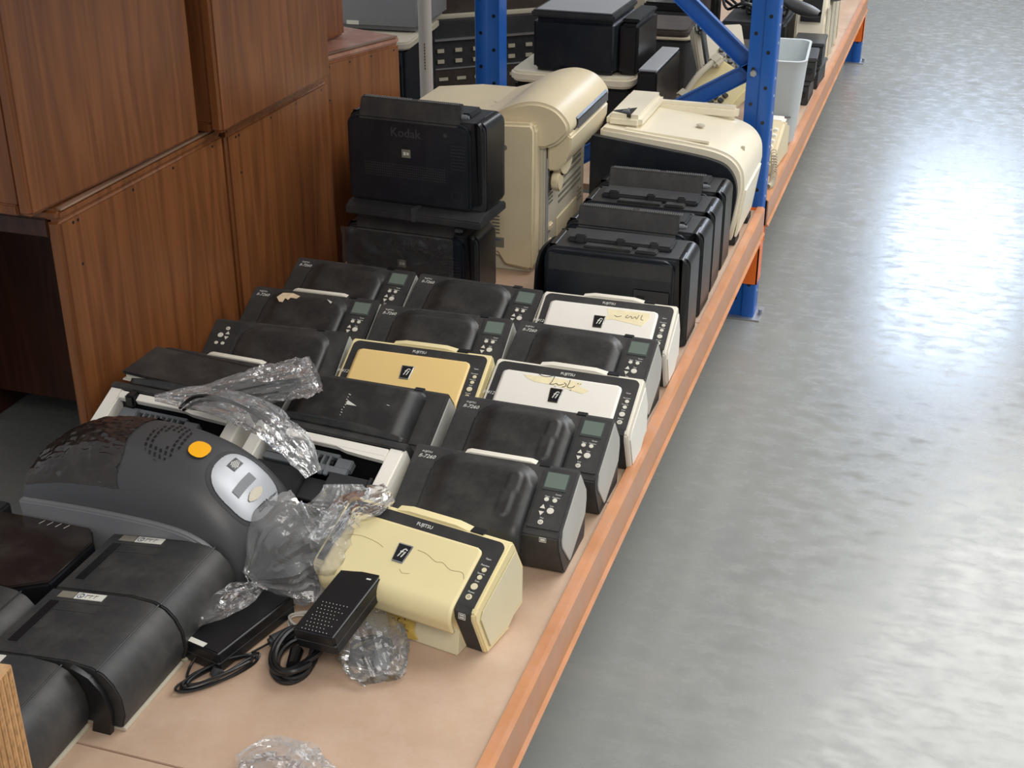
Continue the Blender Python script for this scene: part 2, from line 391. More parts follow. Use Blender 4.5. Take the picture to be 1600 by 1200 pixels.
def upright(y, label):
    t = thing('rack_upright', label, 'rack upright', (0, 0, 0))
    for xc, s in ((-0.5165, 1), (-1.3335, -1)):
        bm = bmesh.new()
        w2 = 0.0385
        pr = [(-w2, -0.03), (-0.002, -0.03), (0.002, -0.036), (w2-0.004, -0.036), (w2, -0.03), (w2, 0.04), (w2-0.003, 0.04), (w2-0.003, -0.027), (-w2+0.003, -0.027), (-w2+0.003, 0.04), (-w2, 0.04)]
        pr = [(xc+s*a, y+b) for a, b in pr]
        prism(bm, pr, 0.004, 3.2, 'z', 0.0012, seg=1)
        p = obj('post', bm, 'blue', t)
        bm = bmesh.new()
        for k in range(64):
            z = 0.06+k*0.05
            if z > 3.1: break
            off = -0.021 if k % 2 == 0 else 0.018
            yy = y-0.0305 if k % 2 == 0 else y-0.0365
            prism(bm, disc(xc+s*off, z, 0.0055, 10), yy-0.0004, yy+0.002, 'y')
        obj('hole', bm, 'jet', p)['kind'] = 'stuff'
        bm = bmesh.new()
        for k in range(60):
            z = 0.08+k*0.05
            prism(bm, disc(y+0.005, z, 0.004, 8), xc+s*(w2-0.0005), xc+s*(w2+0.0008), 'x')
        obj('perforation', bm, 'ink' if s > 0 else 'jet', p)['kind'] = 'stuff'
        bm = bmesh.new(); box(bm, xc-0.06, xc+0.06, y-0.055, y+0.06, 0, 0.005, 0.001); obj('foot_plate', bm, 'steel', t)
        bm = bmesh.new(); box(bm, xc-w2-0.003, xc+w2+0.003, y-0.042, y-0.0375, 0.115, SZ-0.065); box(bm, xc+s*(w2+0.001)-0.002, xc+s*(w2+0.001)+0.002, y-0.042, y+0.03, 0.115, SZ-0.07)
        obj('post_guard', bm, 'orange', t)
        bm = bmesh.new(); cyl(bm, (xc+0.055, y, 0.004), (xc+0.055, y, 0.02), 0.007, n=6); obj('anchor_bolt', bm, 'steel', t)
    def brace(a, b):
        bm = bmesh.new(); a = Vector(a); b = Vector(b); d = (b-a); L_ = d.length
        Mx = frame(a, d, (0, 1, 0))
        # channel: web with two lips (local x along, y = world depth, z across)
        box(bm, 0, L_, -0.003, 0.0, -0.024, 0.024, 0, Mx); box(bm, 0, L_, -0.022, 0.0, 0.021, 0.024, 0, Mx); box(bm, 0, L_, -0.022, 0.0, -0.024, -0.021, 0, Mx)
        return obj('brace', bm, 'blue', t)
    yb = y+0.03
    brace((-0.535, yb, 0.745), (-1.32, yb, 1.42))
    brace((-0.535, yb, 0.755), (-1.32, yb, 0.28))
    brace((-0.535, yb, 1.5), (-1.32, yb, 1.5))
    for z in (0.75,):
        bm = bmesh.new(); cyl(bm, (-0.535, y-0.042, z), (-0.535, y-0.028, z), 0.0095, n=6); cyl(bm, (-0.535, y-0.046, z), (-0.535, y-0.03, z), 0.005, n=10); obj('bolt', bm, 'steel', t)
    return t
upright(3.87, 'blue perforated rack upright with diagonal braces behind the white printer')
upright(7.42, 'blue rack upright at the far end of the aisle shelf')
upright(0.32, 'blue rack upright nearest the camera, below the view')
beams(0.35, 3.835, SZ, 'the near lower shelf')
beams(3.905, 7.39, SZ, 'the far lower shelf')
board(0.36, 3.828, SZ, 'dusty chipboard shelf carrying the document scanners')
board(3.914, 7.38, SZ, 'far chipboard shelf carrying bin, phones and printers')
beams(0.35, 3.835, 2.2, 'the near upper shelf')
beams(3.905, 7.39, 2.2, 'the far upper shelf')
board(0.36, 3.828, 2.2, 'chipboard shelf overhead above the scanners')
board(3.914, 7.38, 2.2, 'far chipboard shelf overhead')

# ------------------------------------------------------------------ document scanners
FO = (0, -0.006, 0.157); FUP = Vector((0, 0.112, 0.057)).normalized()
FF = frame(FO, (1, 0, 0), FUP)           # face frame: x across, y up the slope, z outward; 0 = top edge
def FT(x, y, h=0.0): return FF @ Matrix.Translation((x, y, h))
CL_PROF = [(0.034, 0.022), (0.035, 0.095), (0.006, 0.152), (0.0, 0.157), (-0.006, 0.157), (-0.112, 0.103), (-0.120, 0.094), (-0.119, 0.082), (-0.085, 0.0), (-0.012, 0.0), (-0.012, 0.012)]
def logo_fi(t, x, y, s, m='ink'):
    text('fi', s, FT(x, y, 0.0012), m, t, 'lettering', shear=0.3)
def face_path(s, r=0.022):
    L_ = 0.1257; n0 = Vector((0, -FUP.z, FUP.y))
    if s <= L_: return Vector((0, -0.006, 0.157))-FUP*s, n0
    a = min((s-L_)/r, 1.45); p0 = Vector((0, -0.006, 0.157))-FUP*L_; c = p0-n0*r
    n = n0*math.cos(a)-FUP*math.sin(a); p = c+n*r
    if (s-L_)/r > 1.45: p = p-(n0*math.sin(1.45)+FUP*math.cos(1.45))*(s-L_-1.45*r)
    return p, n
def wrap_panel(u0, u1, s0, s1, off, rc, nu=40, nv=44):
    bm = bmesh.new()
    def f(i, j):
        sj = s0+(s1-s0)*(j**1.0); k = sj-s0; ins = rc-math.sqrt(max(0, rc*rc-(rc-k)**2)) if k < rc else 0
        u = (u0+ins)+(u1-u0-2*ins)*i; p, n = face_path(sj); p = p+n*off; p.x = u; return p
    grid(bm, f, nu, nv); return bm
def classic(label, loc, rz, body, side, panel, model='fi-4120C', badge_y=-0.072, name='document_scanner', group='document scanners on the shelf'):
    t = thing(name, label, 'scanner', loc, rz, group)
    bm = bmesh.new(); prism(bm, CL_PROF, -0.15, 0.15, 'x', 0.004); obj('body', bm, body, t)
    # side covers, moulded
    for s in (-1, 1):
        bm = bmesh.new(); a, b = (s*0.1495, s*0.1525)
        prism(bm, [(0.028, 0.03), (0.029, 0.09), (0.004, 0.140), (-0.100, 0.092), (-0.107, 0.078), (-0.078, 0.010), (-0.018, 0.010), (0.010, 0.028)], min(a, b), max(a, b), 'x', 0.0015); obj('side_cover', bm, side, t)
    bm = bmesh.new()
    prism(bm, rrect(-0.144, 0.144, -0.121, -0.002, (0, 0, 0.013, 0.013)), 0, 0.0012, 'z', Mx=FF)
    prism(bm, [(-0.112, 0.105), (-0.122, 0.095), (-0.1205, 0.081), (-0.086, 0.002), (-0.080, 0.004), (-0.10, 0.09)], 0.114, 0.142, 'x')
    obj('control_surround', bm, 'panel', t)
    bm = wrap_panel(-0.128, 0.114, 0.024, 0.178, 0.0045, 0.010); fp = obj('front_panel', bm, panel, t, sharp=60); so = fp.modifiers.new('thick', 'SOLIDIFY'); so.thickness = 0.005; so.offset = -1
    bm = bmesh.new(); prism(bm, [(-0.085, 0.052), (-0.106, 0.046), (-0.112, 0.0), (-0.06, 0.0), (-0.06, 0.05)], -0.149, 0.112, 'x', 0.002); obj('base_lip', bm, side, t)
    bm = bmesh.new(); prism(bm, [(-0.062, 0.0), (-0.038, 0.0045), (0.05, 0.0045), (0.074, 0.0)], -0.004, 0.012, 'y')
    bmesh.ops.translate(bm, verts=bm.verts[:], vec=(0, 0, 0.1565)); obj('chute_edge', bm, body, t)
    bm = bmesh.new(); box(bm, 0.076, 0.099, -0.004, 0.010, 0.155, 0.159); obj('hinge', bm, 'jet', t)
    ys = [-0.056, -0.070, -0.087, -0.106]; rs = [0.0042, 0.0042, 0.0058, 0.0052]
    for y, r, x in zip(ys, rs, (0.130, 0.129, 0.128, 0.128)):
        bm = bmesh.new(); prism(bm, disc(x, y, r), 0.001, 0.0028, 'z', 0.0006, Mx=FF); b = obj('button', bm, 'button' if panel == 'whitepanel' else side, t)
        if r == 0.0052:
            b2 = bmesh.new(); ribbon(b2, [(x+0.002*math.sin(a), y+0.002*math.cos(a)) for a in [0.6+k*0.64 for k in range(9)]], 0.0007, 0.0031, FF, 2); ribbon(b2, [(x, y+0.0005), (x, y+0.003)], 0.0007, 0.0031, FF, 1); obj('power_symbol', b2, 'darkink', b)
    for s, y in (('Open', -0.036), ('Function', -0.048), ('Send to', -0.063), ('Scan', -0.077), ('Power', -0.097)):
        text(s, 0.0042, FT(0.128, y, 0.0014), 'ink', t, 'button_caption')
    text('FUJITSU', 0.0085, FT(0.0, -0.0125, 0.0013), 'ink', t, 'maker_lettering', bold=0.0001)
    text(model, 0.0105, FT(-0.1365, -0.083, 0.0013), 'ink', t, 'model_lettering', shear=0.3)
    bm = bmesh.new(); pts = [(-0.0135, 0.0175), (0.0135, 0.0175), (0.0105, -0.0165), (-0.0105, -0.0165)]
    prism(bm, pts, 0.004, 0.0062, 'z', 0.0012, Mx=FT(-0.010, badge_y)); bd = obj('badge', bm, 'chrome', t)
    bm = bmesh.new(); prism(bm, [(p[0]*0.84, p[1]*0.86) for p in pts], 0.006, 0.0068, 'z', Mx=FT(-0.010, badge_y)); obj('badge_face', bm, 'jet', bd)
    text('fi', 0.024, FT(-0.010, badge_y, 0.0071), 'ink', bd, 'badge_lettering', shear=0.3)
    bm = bmesh.new(); Mk = frame((0.128, -0.1222, 0.088), (1, 0, 0), (0, 0.09, 1))
    for q in (rrect(-0.006, 0.006, 0.0045, 0.0052, 0), rrect(-0.006, 0.006, -0.0052, -0.0045, 0), rrect(-0.006, -0.0053, -0.0052, 0.0052, 0), rrect(0.0053, 0.006, -0.0052, 0.0052, 0), rrect(-0.004, 0.004, -0.003, -0.001, 0), rrect(-0.004, 0.004, 0.0008, 0.003, 0)):
        prism(bm, q, 0.0, 0.0008, 'z', Mx=Mk)
    obj('symbol_plate', bm, 'ink', t)
    return t
MO_PROF = [(0.040, 0.0), (0.044, 0.02), (0.044, 0.088), (0.026, 0.128), (0.004, 0.156), (0, 0.158), (-0.006, 0.157), (-0.112, 0.103), (-0.121, 0.092), (-0.119, 0.07), (-0.088, 0.008), (-0.08, 0.0)]
def sstep(a, b, x):
    t = max(0, min(1, (x-a)/(b-a))); return t*t*(3-2*t)
def stacker_mesh(u0=-0.106, u1=0.087, H=0.016, groove=True, end=0.168, right=0.018, d=0.045):
    bm = bmesh.new()
    L_ = 0.1257
    def base(s):
        if s <= L_:
            p = Vector((0, -0.006, 0.157))-FUP*s; n = Vector((0, -FUP.z, FUP.y)); return p, n
        r = 0.022; a = (s-L_)/r; a = min(a, 1.45)
        n0 = Vector((0, -FUP.z, FUP.y)); p0 = Vector((0, -0.006, 0.157))-FUP*L_
        c = p0-n0*r
        n = (n0*math.cos(a)-FUP*math.sin(a))
        p = c+n*r
        if (s-L_)/r > 1.45: p = p-(n0*math.sin(1.45)+FUP*math.cos(1.45))*(s-L_-1.45*r)
        return p, n
    def f(i, j):
        u = u0+(u1-u0)*i; s = 0.001+end*j
        w_ = H*sstep(0, 0.05, u-u0)*(0.92+0.08*math.sin(PI*i))*math.sqrt(max(0.0, 1-max(0, 1-(u1-u)/right)**2))
        # rounded upper corners
        k = s
        if u1-u < d and s < d: k = s-(d-math.sqrt(max(0, d*d-(d-(u1-u))**2)))
        if u-u0 < 0.05 and s < 0.04: k = s-(0.04-math.sqrt(max(0, 0.04**2-(0.04*(1-(u-u0)/0.05))**2)))
        w_ *= sstep(-0.002, 0.03, k)
        w_ += 0.0016 if k > 0.0 else -0.002
        if groove:
            cx = u1-0.041; cv = max(0.04, min(0.108, s)); q = math.hypot(u-cx-(0.004 if s < .07 else 0), s-cv)
            w_ += 0.0032*(1-sstep(0.009, 0.0125, q))
        p, n = base(s)
        p = p+n*w_; p.x = u; return p
    grid(bm, f, 64, 46)
    return bm
def modern(label, loc, rz, flip=False, buttons=True, bulge=True, sticker=None, ridge=True, group='document scanners on the shelf'):
    t = thing('document_scanner', label, 'scanner', loc, rz, group)
    bm = bmesh.new(); prism(bm, MO_PROF, -0.149, 0.149, 'x', 0.005); box(bm, -0.125, 0.075, -0.118, -0.05, 0.0, 0.04, 0.003); obj('body', bm, 'black', t)
    for s in (-1, 1):
        a, b = (s*0.1485, s*0.1512)
        bm = bmesh.new(); prism(bm, [(0.001, 0.150), (0.039, 0.100), (0.042, 0.080), (0.036, 0.052), (-0.050, 0.012), (-0.058, 0.012), (-0.103, 0.066), (-0.106, 0.078), (-0.100, 0.096)], min(a, b), max(a, b), 'x', 0.001); obj('side_panel', bm, 'grey', t)
    sg = -1 if flip else 1
    # control strip
    bm = bmesh.new(); x0, x1 = sorted((sg*0.090, sg*0.147)); prism(bm, rrect(x0, x1, -0.121, -0.001, 0.003), 0, 0.0022, 'z', 0.0008, Mx=FF); cs = obj('control_panel', bm, 'panel', t)
    # stacker cover
    if bulge:
        st = obj('stacker_cover', stacker_mesh() if not flip else stacker_mesh(-0.08, 0.12, 0.012, False), 'blackgloss', t, sharp=60)
        sol = st.modifiers.new('thick', 'SOLIDIFY'); sol.thickness = 0.0025; sol.offset = -1
    if ridge: chute(t)
    bm = bmesh.new(); box(bm, 0.078, 0.098, -0.006, 0.008, 0.152, 0.1585, 0.001); obj('hinge', bm, 'jet', t)
    if buttons:
        if not flip:
            bm = bmesh.new(); prism(bm, rrect(0.0965, 0.1385, -0.0455, -0.0085, 0.002), 0.002, 0.0036, 'z', 0.0006, Mx=FF); sc_ = obj('screen', bm, 'lcdrim', t)
            bm = bmesh.new(); prism(bm, rrect(0.099, 0.136, -0.041, -0.011, 0.001), 0.0035, 0.0042, 'z', Mx=FF); obj('display', bm, 'lcd', sc_)
        yo = 0 if not flip else -0.17
        def Y(v): return v if not flip else -0.125-v+0.0
        for (x, y, r) in ((0.110, -0.064, 0.0042), (0.1245, -0.064, 0.0042), (0.1225, -0.085, 0.0062), (0.112, -0.109, 0.0048)):
            if flip and y == -0.109: y = -0.104
            bm = bmesh.new(); prism(bm, disc(sg*x, Y(y), r), 0.002, 0.0036, 'z', 0.0006, Mx=FF); b = obj('button', bm, 'button', t)
            if r == 0.0048:
                b2 = bmesh.new(); ribbon(b2, [(sg*x+0.0019*math.sin(a), Y(y)+0.0019*math.cos(a)) for a in [0.6+k*0.64 for k in range(9)]], 0.0007, 0.0039, FF, 2); obj('power_symbol', b2, 'darkink', b)
        for (x, y, s) in ((0.108, -0.079, 1), (0.108, -0.092, -1)):
            if flip: s = -s
            bm = bmesh.new(); prism(bm, [(sg*x-0.0046, Y(y)-0.0035*s), (sg*x+0.0046, Y(y)-0.0035*s), (sg*x, Y(y)+0.0045*s)], 0.002, 0.0034, 'z', Mx=FF); obj('arrow_button', bm, 'button', t)
        if not flip:
            for s, x, y in (('Power', 0.128, -0.052), ('Menu', 0.110, -0.058), ('Function', 0.1255, -0.058), ('Scan', 0.1225, -0.0755), ('Stop', 0.112, -0.1005)):
                text(s, 0.0038, FT(x, y, 0.0024), 'ink', t, 'button_caption')
    if not flip:
        text('FUJITSU', 0.0055, FT(-0.124, -0.009, 0.0006), 'ink', t, 'maker_lettering')
        text('fi-7260', 0.0110, FT(-0.122, -0.0185, 0.0006), 'ink', t, 'model_lettering', shear=0.3)
        bm = bmesh.new(); Mk = frame((0.122, -0.1225, 0.088), (1, 0, 0), (0, 0.0, 1))
        for q in (rrect(-0.006, 0.006, 0.0035, 0.0042, 0), rrect(-0.006, 0.006, -0.0042, -0.0035, 0), rrect(-0.006, -0.0053, -0.0042, 0.0042, 0), rrect(0.0053, 0.006, -0.0042, 0.0042, 0), rrect(-0.004, 0.004, -0.002, 0.002, 0)):
            prism(bm, q, 0.0, 0.0008, 'z', Mx=Mk)
        obj('symbol_plate', bm, 'ink', t)
    return t
def chute(t):
    bm = bmesh.new(); prism(bm, [(-0.058, 0.0), (-0.050, 0.003), (0.062, 0.003), (0.072, 0.0)], -0.003, 0.010, 'y'); bmesh.ops.translate(bm, verts=bm.verts[:], vec=(0, 0, 0.1575)); obj('chute_edge', bm, 'white', t)
def place(A, B):       # world x,y of the two ends of the top edge -> location, rotation
    cx, cy = (A[0]+B[0])/2, (A[1]+B[1])/2
    return (cx, cy, SZ), math.atan2(B[1]-A[1], B[0]-A[0])

# front cream scanner
l, r = place((-0.847, 1.736), (-0.545, 1.682))
s1 = classic('yellowed cream document scanner nearest the front edge, with a cracked cream panel', l, r, 'cream', 'creamside', 'cream')
bm = bmesh.new()
Ms = FF
ribbon(bm, [(-0.115, -0.068), (-0.09, -0.063), (-0.06, -0.066), (-0.045, -0.071)], 0.0005, 0.0048, Ms)
ribbon(bm, [(0.012, -0.058), (0.03, -0.060), (0.05, -0.068), (0.062, -0.066), (0.08, -0.074), (0.1, -0.072), (0.108, -0.082)], 0.0006, 0.0048, Ms)
ribbon(bm, [(0.0, -0.098), (0.008, -0.103), (0.02, -0.1)], 0.0005, 0.0048, Ms); obj('crack', bm, 'stain', s1)
bm = bmesh.new(); Mt = frame((0.012, -0.1112, 0.024), (1, 0, 0), (0, 0.13, 1)); prism(bm, [(-0.030, 0.017), (-0.005, 0.02), (0.024, 0.017), (0.022, -0.004), (0.03, -0.016), (0.008, -0.02), (-0.022, -0.017), (-0.026, -0.002)], 0.001, 0.0016, 'z', Mx=Mt); tp = obj('tape_patch', bm, 'oldtape', s1)
bm = bmesh.new()
for k in range(7):
    a = random.random()*6; x = random.uniform(-0.018, 0.018); y = random.uniform(-0.01, 0.012)
    ribbon(bm, [(x, y), (x+0.004*math.cos(a), y+0.004*math.sin(a)), (x+0.008*math.cos(a+0.7), y+0.007*math.sin(a+0.7))], 0.002, 0.0019, Mt)
obj('glue_mark', bm, 'stain', tp)

# white scanner with handwritten tape
l, r = place((-0.782, 2.311), (-0.486, 2.307))
s4 = classic('white document scanner with handwritten Arabic on masking tape across its panel', l, r, 'white', 'whitepanel', 'whitepanel', 'fi-4120C', -0.070)
bm = bmesh.new(); prism(bm, [(-0.085, -0.031), (-0.03, -0.028), (0.035, -0.030), (0.03, -0.04), (0.052, -0.046), (0.042, -0.056), (-0.012, -0.046), (-0.06, -0.044), (-0.075, -0.038)], 0.0045, 0.005, 'z', Mx=FF); tp = obj('tape_patch', bm, 'tape', s4)
bm = bmesh.new()
def hand(pts, wd=0.0014, sc_=1.0, ox=0.0, oy=0.0):
    ribbon(bm, [(ox+p[0]*sc_, oy+p[1]*sc_) for p in pts], wd, 0.0053, FF, 4)
k_ = 0.00022
def ar(pts): hand([((x-910)*k_*1.9, -(y-632)*k_*2.2) for x, y in pts], ox=-0.012, oy=-0.036)
ar([(806, 606), (822, 614), (848, 616), (872, 608), (882, 600)]); ar([(832, 600), (838, 601)]); ar([(846, 599), (852, 600)])
ar([(884, 606), (882, 624), (878, 640), (872, 650)]); ar([(872, 650), (890, 648), (904, 642), (912, 648), (926, 646), (938, 640)]); ar([(938, 632), (950, 640), (948, 650), (934, 656)])
ar([(962, 614), (962, 632), (958, 648), (968, 654), (984, 650), (992, 640)]); ar([(976, 664), (982, 665)]); ar([(898, 658), (904, 659)]); ar([(1000, 626), (1006, 628)]); ar([(1014, 628), (1018, 629)])
obj('handwriting', bm, 'darkink', tp)

l, r = place((-0.795, 2.676), (-0.498, 2.681))
s6 = classic('white document scanner with yellow tape at upper right, beside the black office units', l, r, 'white', 'whitepanel', 'whitepanel', 'fi-4120C', -0.070)
bm = bmesh.new(); prism(bm, [(0.0, -0.031), (0.095, -0.03), (0.097, -0.044), (0.085, -0.068), (0.02, -0.058), (0.0, -0.062), (0.006, -0.045)], 0.0045, 0.005, 'z', Mx=FF); tp = obj('tape_patch', bm, 'tape', s6)
bm = bmesh.new()
hand([(0.05, -0.042), (0.045, -0.048), (0.05, -0.05), (0.056, -0.044), (0.06, -0.05), (0.066, -0.044), (0.07, -0.05), (0.073, -0.038)], 0.0012); hand([(0.08, -0.037), (0.079, -0.049), (0.085, -0.051)], 0.0012); hand([(0.02, -0.047), (0.028, -0.05), (0.036, -0.046)], 0.0012)
obj('handwriting', bm, 'darkink', tp)
l, r = place((-1.099, 2.311), (-0.798, 2.318))
s9 = classic('document scanner with a deep yellow panel in the middle of the group', l, r, 'cream', 'creamside', 'orange_cream', 'fi-4120C', -0.070)

# black scanners with screens
l, r = place((-0.813, 1.931), (-0.503, 1.928)); s2 = modern('black document scanner with a screen, directly behind the front cream scanner', l, r, ridge=False)
_pc = obj('stacker_cover', stacker_mesh(groove=False, right=0.024, H=0.014), 'blackgloss', None, sharp=60); plain_cover = _pc.data; bpy.data.objects.remove(_pc)
for A, B, lab in (((-0.799, 2.133), (-0.498, 2.128), 'black document scanner with a screen, in front of the handwritten white scanner by the aisle'),
                  ((-0.804, 2.501), (-0.494, 2.492), 'black document scanner with a screen, between the two white scanners by the aisle'),
                  ((-1.099, 2.686), (-0.801, 2.674), 'black document scanner with a screen, left of the rearmost white scanner'),
                  ((-1.120, 2.490), (-0.810, 2.500), 'black document scanner with a screen, behind the deep yellow scanner'),
                  ((-1.410, 2.693), (-1.114, 2.690), 'black document scanner with a screen, rearmost against the wooden cabinets')):
    l, r = place(A, B); d_ = dup(s2, l, r, lab)
    if 'handwritten' not in lab:
        for c in d_.children:
            if c.name.startswith('stacker_cover'): c.data = plain_cover
l, r = place((-1.422, 2.500), (-1.126, 2.508)); s13 = dup(s2, l, r, 'black document scanner with torn paper stuck on its cover, beside the cabinets')
for c in s13.children:
    if c.name.startswith('stacker_cover'): c.data = plain_cover
chute(s2); chute(s13)
st13 = [c for c in s13.children if c.name.startswith('stacker_cover')][0]; 
bm = bmesh.new(); Mq = FT(-0.075, -0.035, 0.0178)
prism(bm, [(-0.022, -0.004), (-0.012, 0.010), (0.012, 0.012), (0.03, 0.006), (0.024, -0.002), (0.010, -0.001), (0.006, -0.008), (-0.002, -0.004), (-0.004, -0.016), (-0.012, -0.016)], 0.0, 0.0012, 'z', Mx=FT(-0.055, -0.030, 0.0165)); obj('torn_paper', bm, 'tornpaper', s13)
bm = bmesh.new(); prism(bm, [(-0.006, 0.005), (0.008, -0.001), (0.006, -0.006)], 0, 0.001, 'z', Mx=FT(0.045, -0.028, 0.0165)); obj('torn_paper', bm, 'ink', s13)
l, r = place((-1.419, 2.310), (-1.115, 2.330)); s11 = modern('black document scanner turned about, its white buttons at the left by the cabinets', l, r, flip=True, ridge=False)
l, r = place((-1.122, 2.135), (-0.818, 2.128))
s10 = modern('black document scanner with a broad scratched cover and no buttons, before the deep yellow one', l, r, buttons=False, bulge=False, ridge=False)
st = obj('stacker_cover', stacker_mesh(-0.150, 0.112, 0.040, False, 0.175, 0.030, 0.02), 'blackgloss', s10, sharp=60); st.modifiers.new('thick', 'SOLIDIFY').thickness = 0.002
bm = bmesh.new()
for k in range(9): ribbon(bm, [(-0.02+random.uniform(-.002, .002), -0.06-k*0.006), (-0.018+random.uniform(-.002, .002), -0.062-k*0.006)], 0.0012, 0.0428, FF, 1)
prism(bm, [(-0.018, -0.074), (0.004, -0.084), (-0.018, -0.084)], 0.0425, 0.0428, 'z', Mx=FF); ribbon(bm, [(0.06, -0.07), (0.066, -0.071)], 0.001, 0.0425, FF, 1); obj('scratches', bm, 'ink', s10)['kind'] = 'stuff'
l, r = place((-1.437, 2.150), (-1.137, 2.135))
s15 = modern('black document scanner with its cover hanging open and grey tape residue, by the cabinets', l, r, buttons=False, bulge=False, ridge=True)
bm = bmesh.new(); Mo = frame((0.0, -0.150, 0.158), (1, 0, -0.05), (0, 1, 0.02)); prism(bm, rrect(-0.155, 0.13, 0, 0.118, 0.006), 0, 0.006, 'z', 0.002, Mx=Mo); oc = obj('open_cover', bm, 'blackgloss', s15)
bm = bmesh.new(); box(bm, -0.148, -0.04, 0.002, 0.02, -0.012, 0, 0.002, Mo); box(bm, -0.036, 0.12, 0.0, 0.02, -0.010, 0, 0.002, Mo); box(bm, -0.03, -0.02, 0.0, 0.02, -0.026, -0.01, 0.001, Mo); box(bm, -0.155, 0.12, 0.0, 0.02, -0.014, -0.011, 0.001, Mo); obj('cover_lining', bm, 'white', oc)
bm = bmesh.new(); box(bm, -0.14, 0.1, 0.112, 0.13, -0.03, 0.002, 0.002, Mo); obj('cover_hinge', bm, 'jet', oc)
bm = bmesh.new(); prism(bm, [(-0.088, -0.004), (-0.078, 0.008), (-0.02, 0.003), (0.035, -0.012), (0.028, -0.018), (0.006, -0.018), (-0.012, -0.022), (-0.02, -0.016), (-0.05, -0.016)], 0.004, 0.005, 'z', Mx=FT(-0.0, -0.012, 0.001)); obj('tape_residue', bm, 'greytape', s15)

# white scanners with the front open
def open_scanner(label, loc, rz, door=True):
    t = thing('document_scanner', label, 'scanner', loc, rz, 'document scanners on the shelf')
    for a, b, nm in ((-0.15, -0.122, 'side_column'), (0.122, 0.15, 'side_column')):
        bm = bmesh.new(); prism(bm, CL_PROF, a, b, 'x', 0.003); obj(nm, bm, 'whitepanel', t)
    bm = bmesh.new(); prism(bm, [(0.034, 0.0), (0.034, 0.095), (0.006, 0.150), (-0.012, 0.148), (-0.02, 0.0)], -0.122, 0.122, 'x'); box(bm, -0.122, 0.122, -0.085, 0.0, 0.0, 0.012); obj('inner_body', bm, 'jet', t)
    for a, b in ((-0.122, -0.105), (-0.082, 0.122)):
        bm = bmesh.new(); prism(bm, rrect(a, b, -0.021, -0.005, 0.001), -0.012, 0.001, 'z', 0.001, Mx=FF)
        if b > 0: prism(bm, [(0.02, -0.020), (0.122, -0.020), (0.122, -0.030), (0.075, -0.028), (0.045, -0.026)], -0.010, 0.0005, 'z', Mx=FF)
        obj('top_bar', bm, 'whitepanel', t)
    bm = bmesh.new(); box(bm, -0.104, -0.083, -0.03, -0.002, 0.132, 0.158, 0.004); box(bm, -0.108, -0.079, -0.024, -0.004, 0.146, 0.153, 0.003); obj('latch', bm, 'jet', t)
    bm = bmesh.new(); prism(bm, [(0.034, 0.09), (0.036, 0.13), (0.012, 0.160), (0.0, 0.163), (-0.008, 0.1585), (-0.008, 0.154), (0.0, 0.152)], -0.151, 0.151, 'x', 0.002); obj('top_cover', bm, 'black', t)
    bm = bmesh.new()
    def arc(i, j):
        x = -0.12+0.255*i; return Vector((x, 0.012+0.008*j, 0.160+0.016*j*(math.sin(PI*(0.08+0.9*i))**0.5)))
    grid(bm, arc, 30, 4); o = obj('raised_flap', bm, 'blackgloss', t); o.modifiers.new('thick', 'SOLIDIFY').thickness = 0.004
    bm = bmesh.new(); Mi = FF
    box(bm, -0.11, 0.06, -0.068, -0.055, -0.022, -0.012, 0.001, Mi); box(bm, -0.09, 0.03, -0.034, -0.026, -0.03, -0.018, 0.001, Mi)
    box(bm, -0.112, -0.075, -0.054, -0.030, -0.03, -0.014, 0.002, Mi); box(bm, 0.03, 0.062, -0.056, -0.034, -0.03, -0.014, 0.002, Mi)
    for k in range(7): box(bm, -0.06+k*0.0125, -0.056+k*0.0125, -0.056, -0.034, -0.028, -0.012, 0.0008, Mi)
    for k in range(4): box(bm, -0.015+k*0.011, -0.007+k*0.011, -0.076, -0.056, -0.016, -0.010, 0.001, Mi)
    rl = obj('roller_frame', bm, 'midgrey', t)
    bm = bmesh.new()
    for x in (-0.05, -0.025, 0.0, 0.02): cyl(bm, Mi @ Vector((x-0.006, -0.045, -0.022)), Mi @ Vector((x+0.006, -0.045, -0.022)), 0.007, n=12)
    obj('feed_roller', bm, 'jet', rl)
    bm = bmesh.new(); box(bm, -0.12, -0.016, -0.125, -0.070, -0.026, -0.016, 0.002, Mi); box(bm, 0.030, 0.108, -0.125, -0.066, -0.026, -0.012, 0.002, Mi); box(bm, -0.016, 0.03, -0.125, -0.08, -0.032, -0.024, 0.001, Mi); box(bm, 0.108, 0.114, -0.11, -0.062, -0.02, -0.01, 0.001, Mi); obj('paper_guide', bm, 'dark', t)
    if door:
        bm = bmesh.new(); Md = frame((0, -0.115, 0.088), (1, 0, 0), (0, 0.6, 0.62)); prism(bm, [(-0.122, 0.0), (0.0, -0.012), (0.0, -0.055), (-0.122, -0.06)], -0.004, 0.0, 'z', 0.001, Mx=Md); obj('hanging_door', bm, 'whitepanel', t)
    return t
l, r = place((-1.122, 1.935), (-0.816, 1.908))
s12 = open_scanner('white document scanner with front open showing grey rollers, left of the black scanner', l, r)
l, r = place((-1.452, 1.968), (-1.146, 1.948))
dup(s12, l, r, 'white document scanner with open front, at the foot of the wooden cabinet')

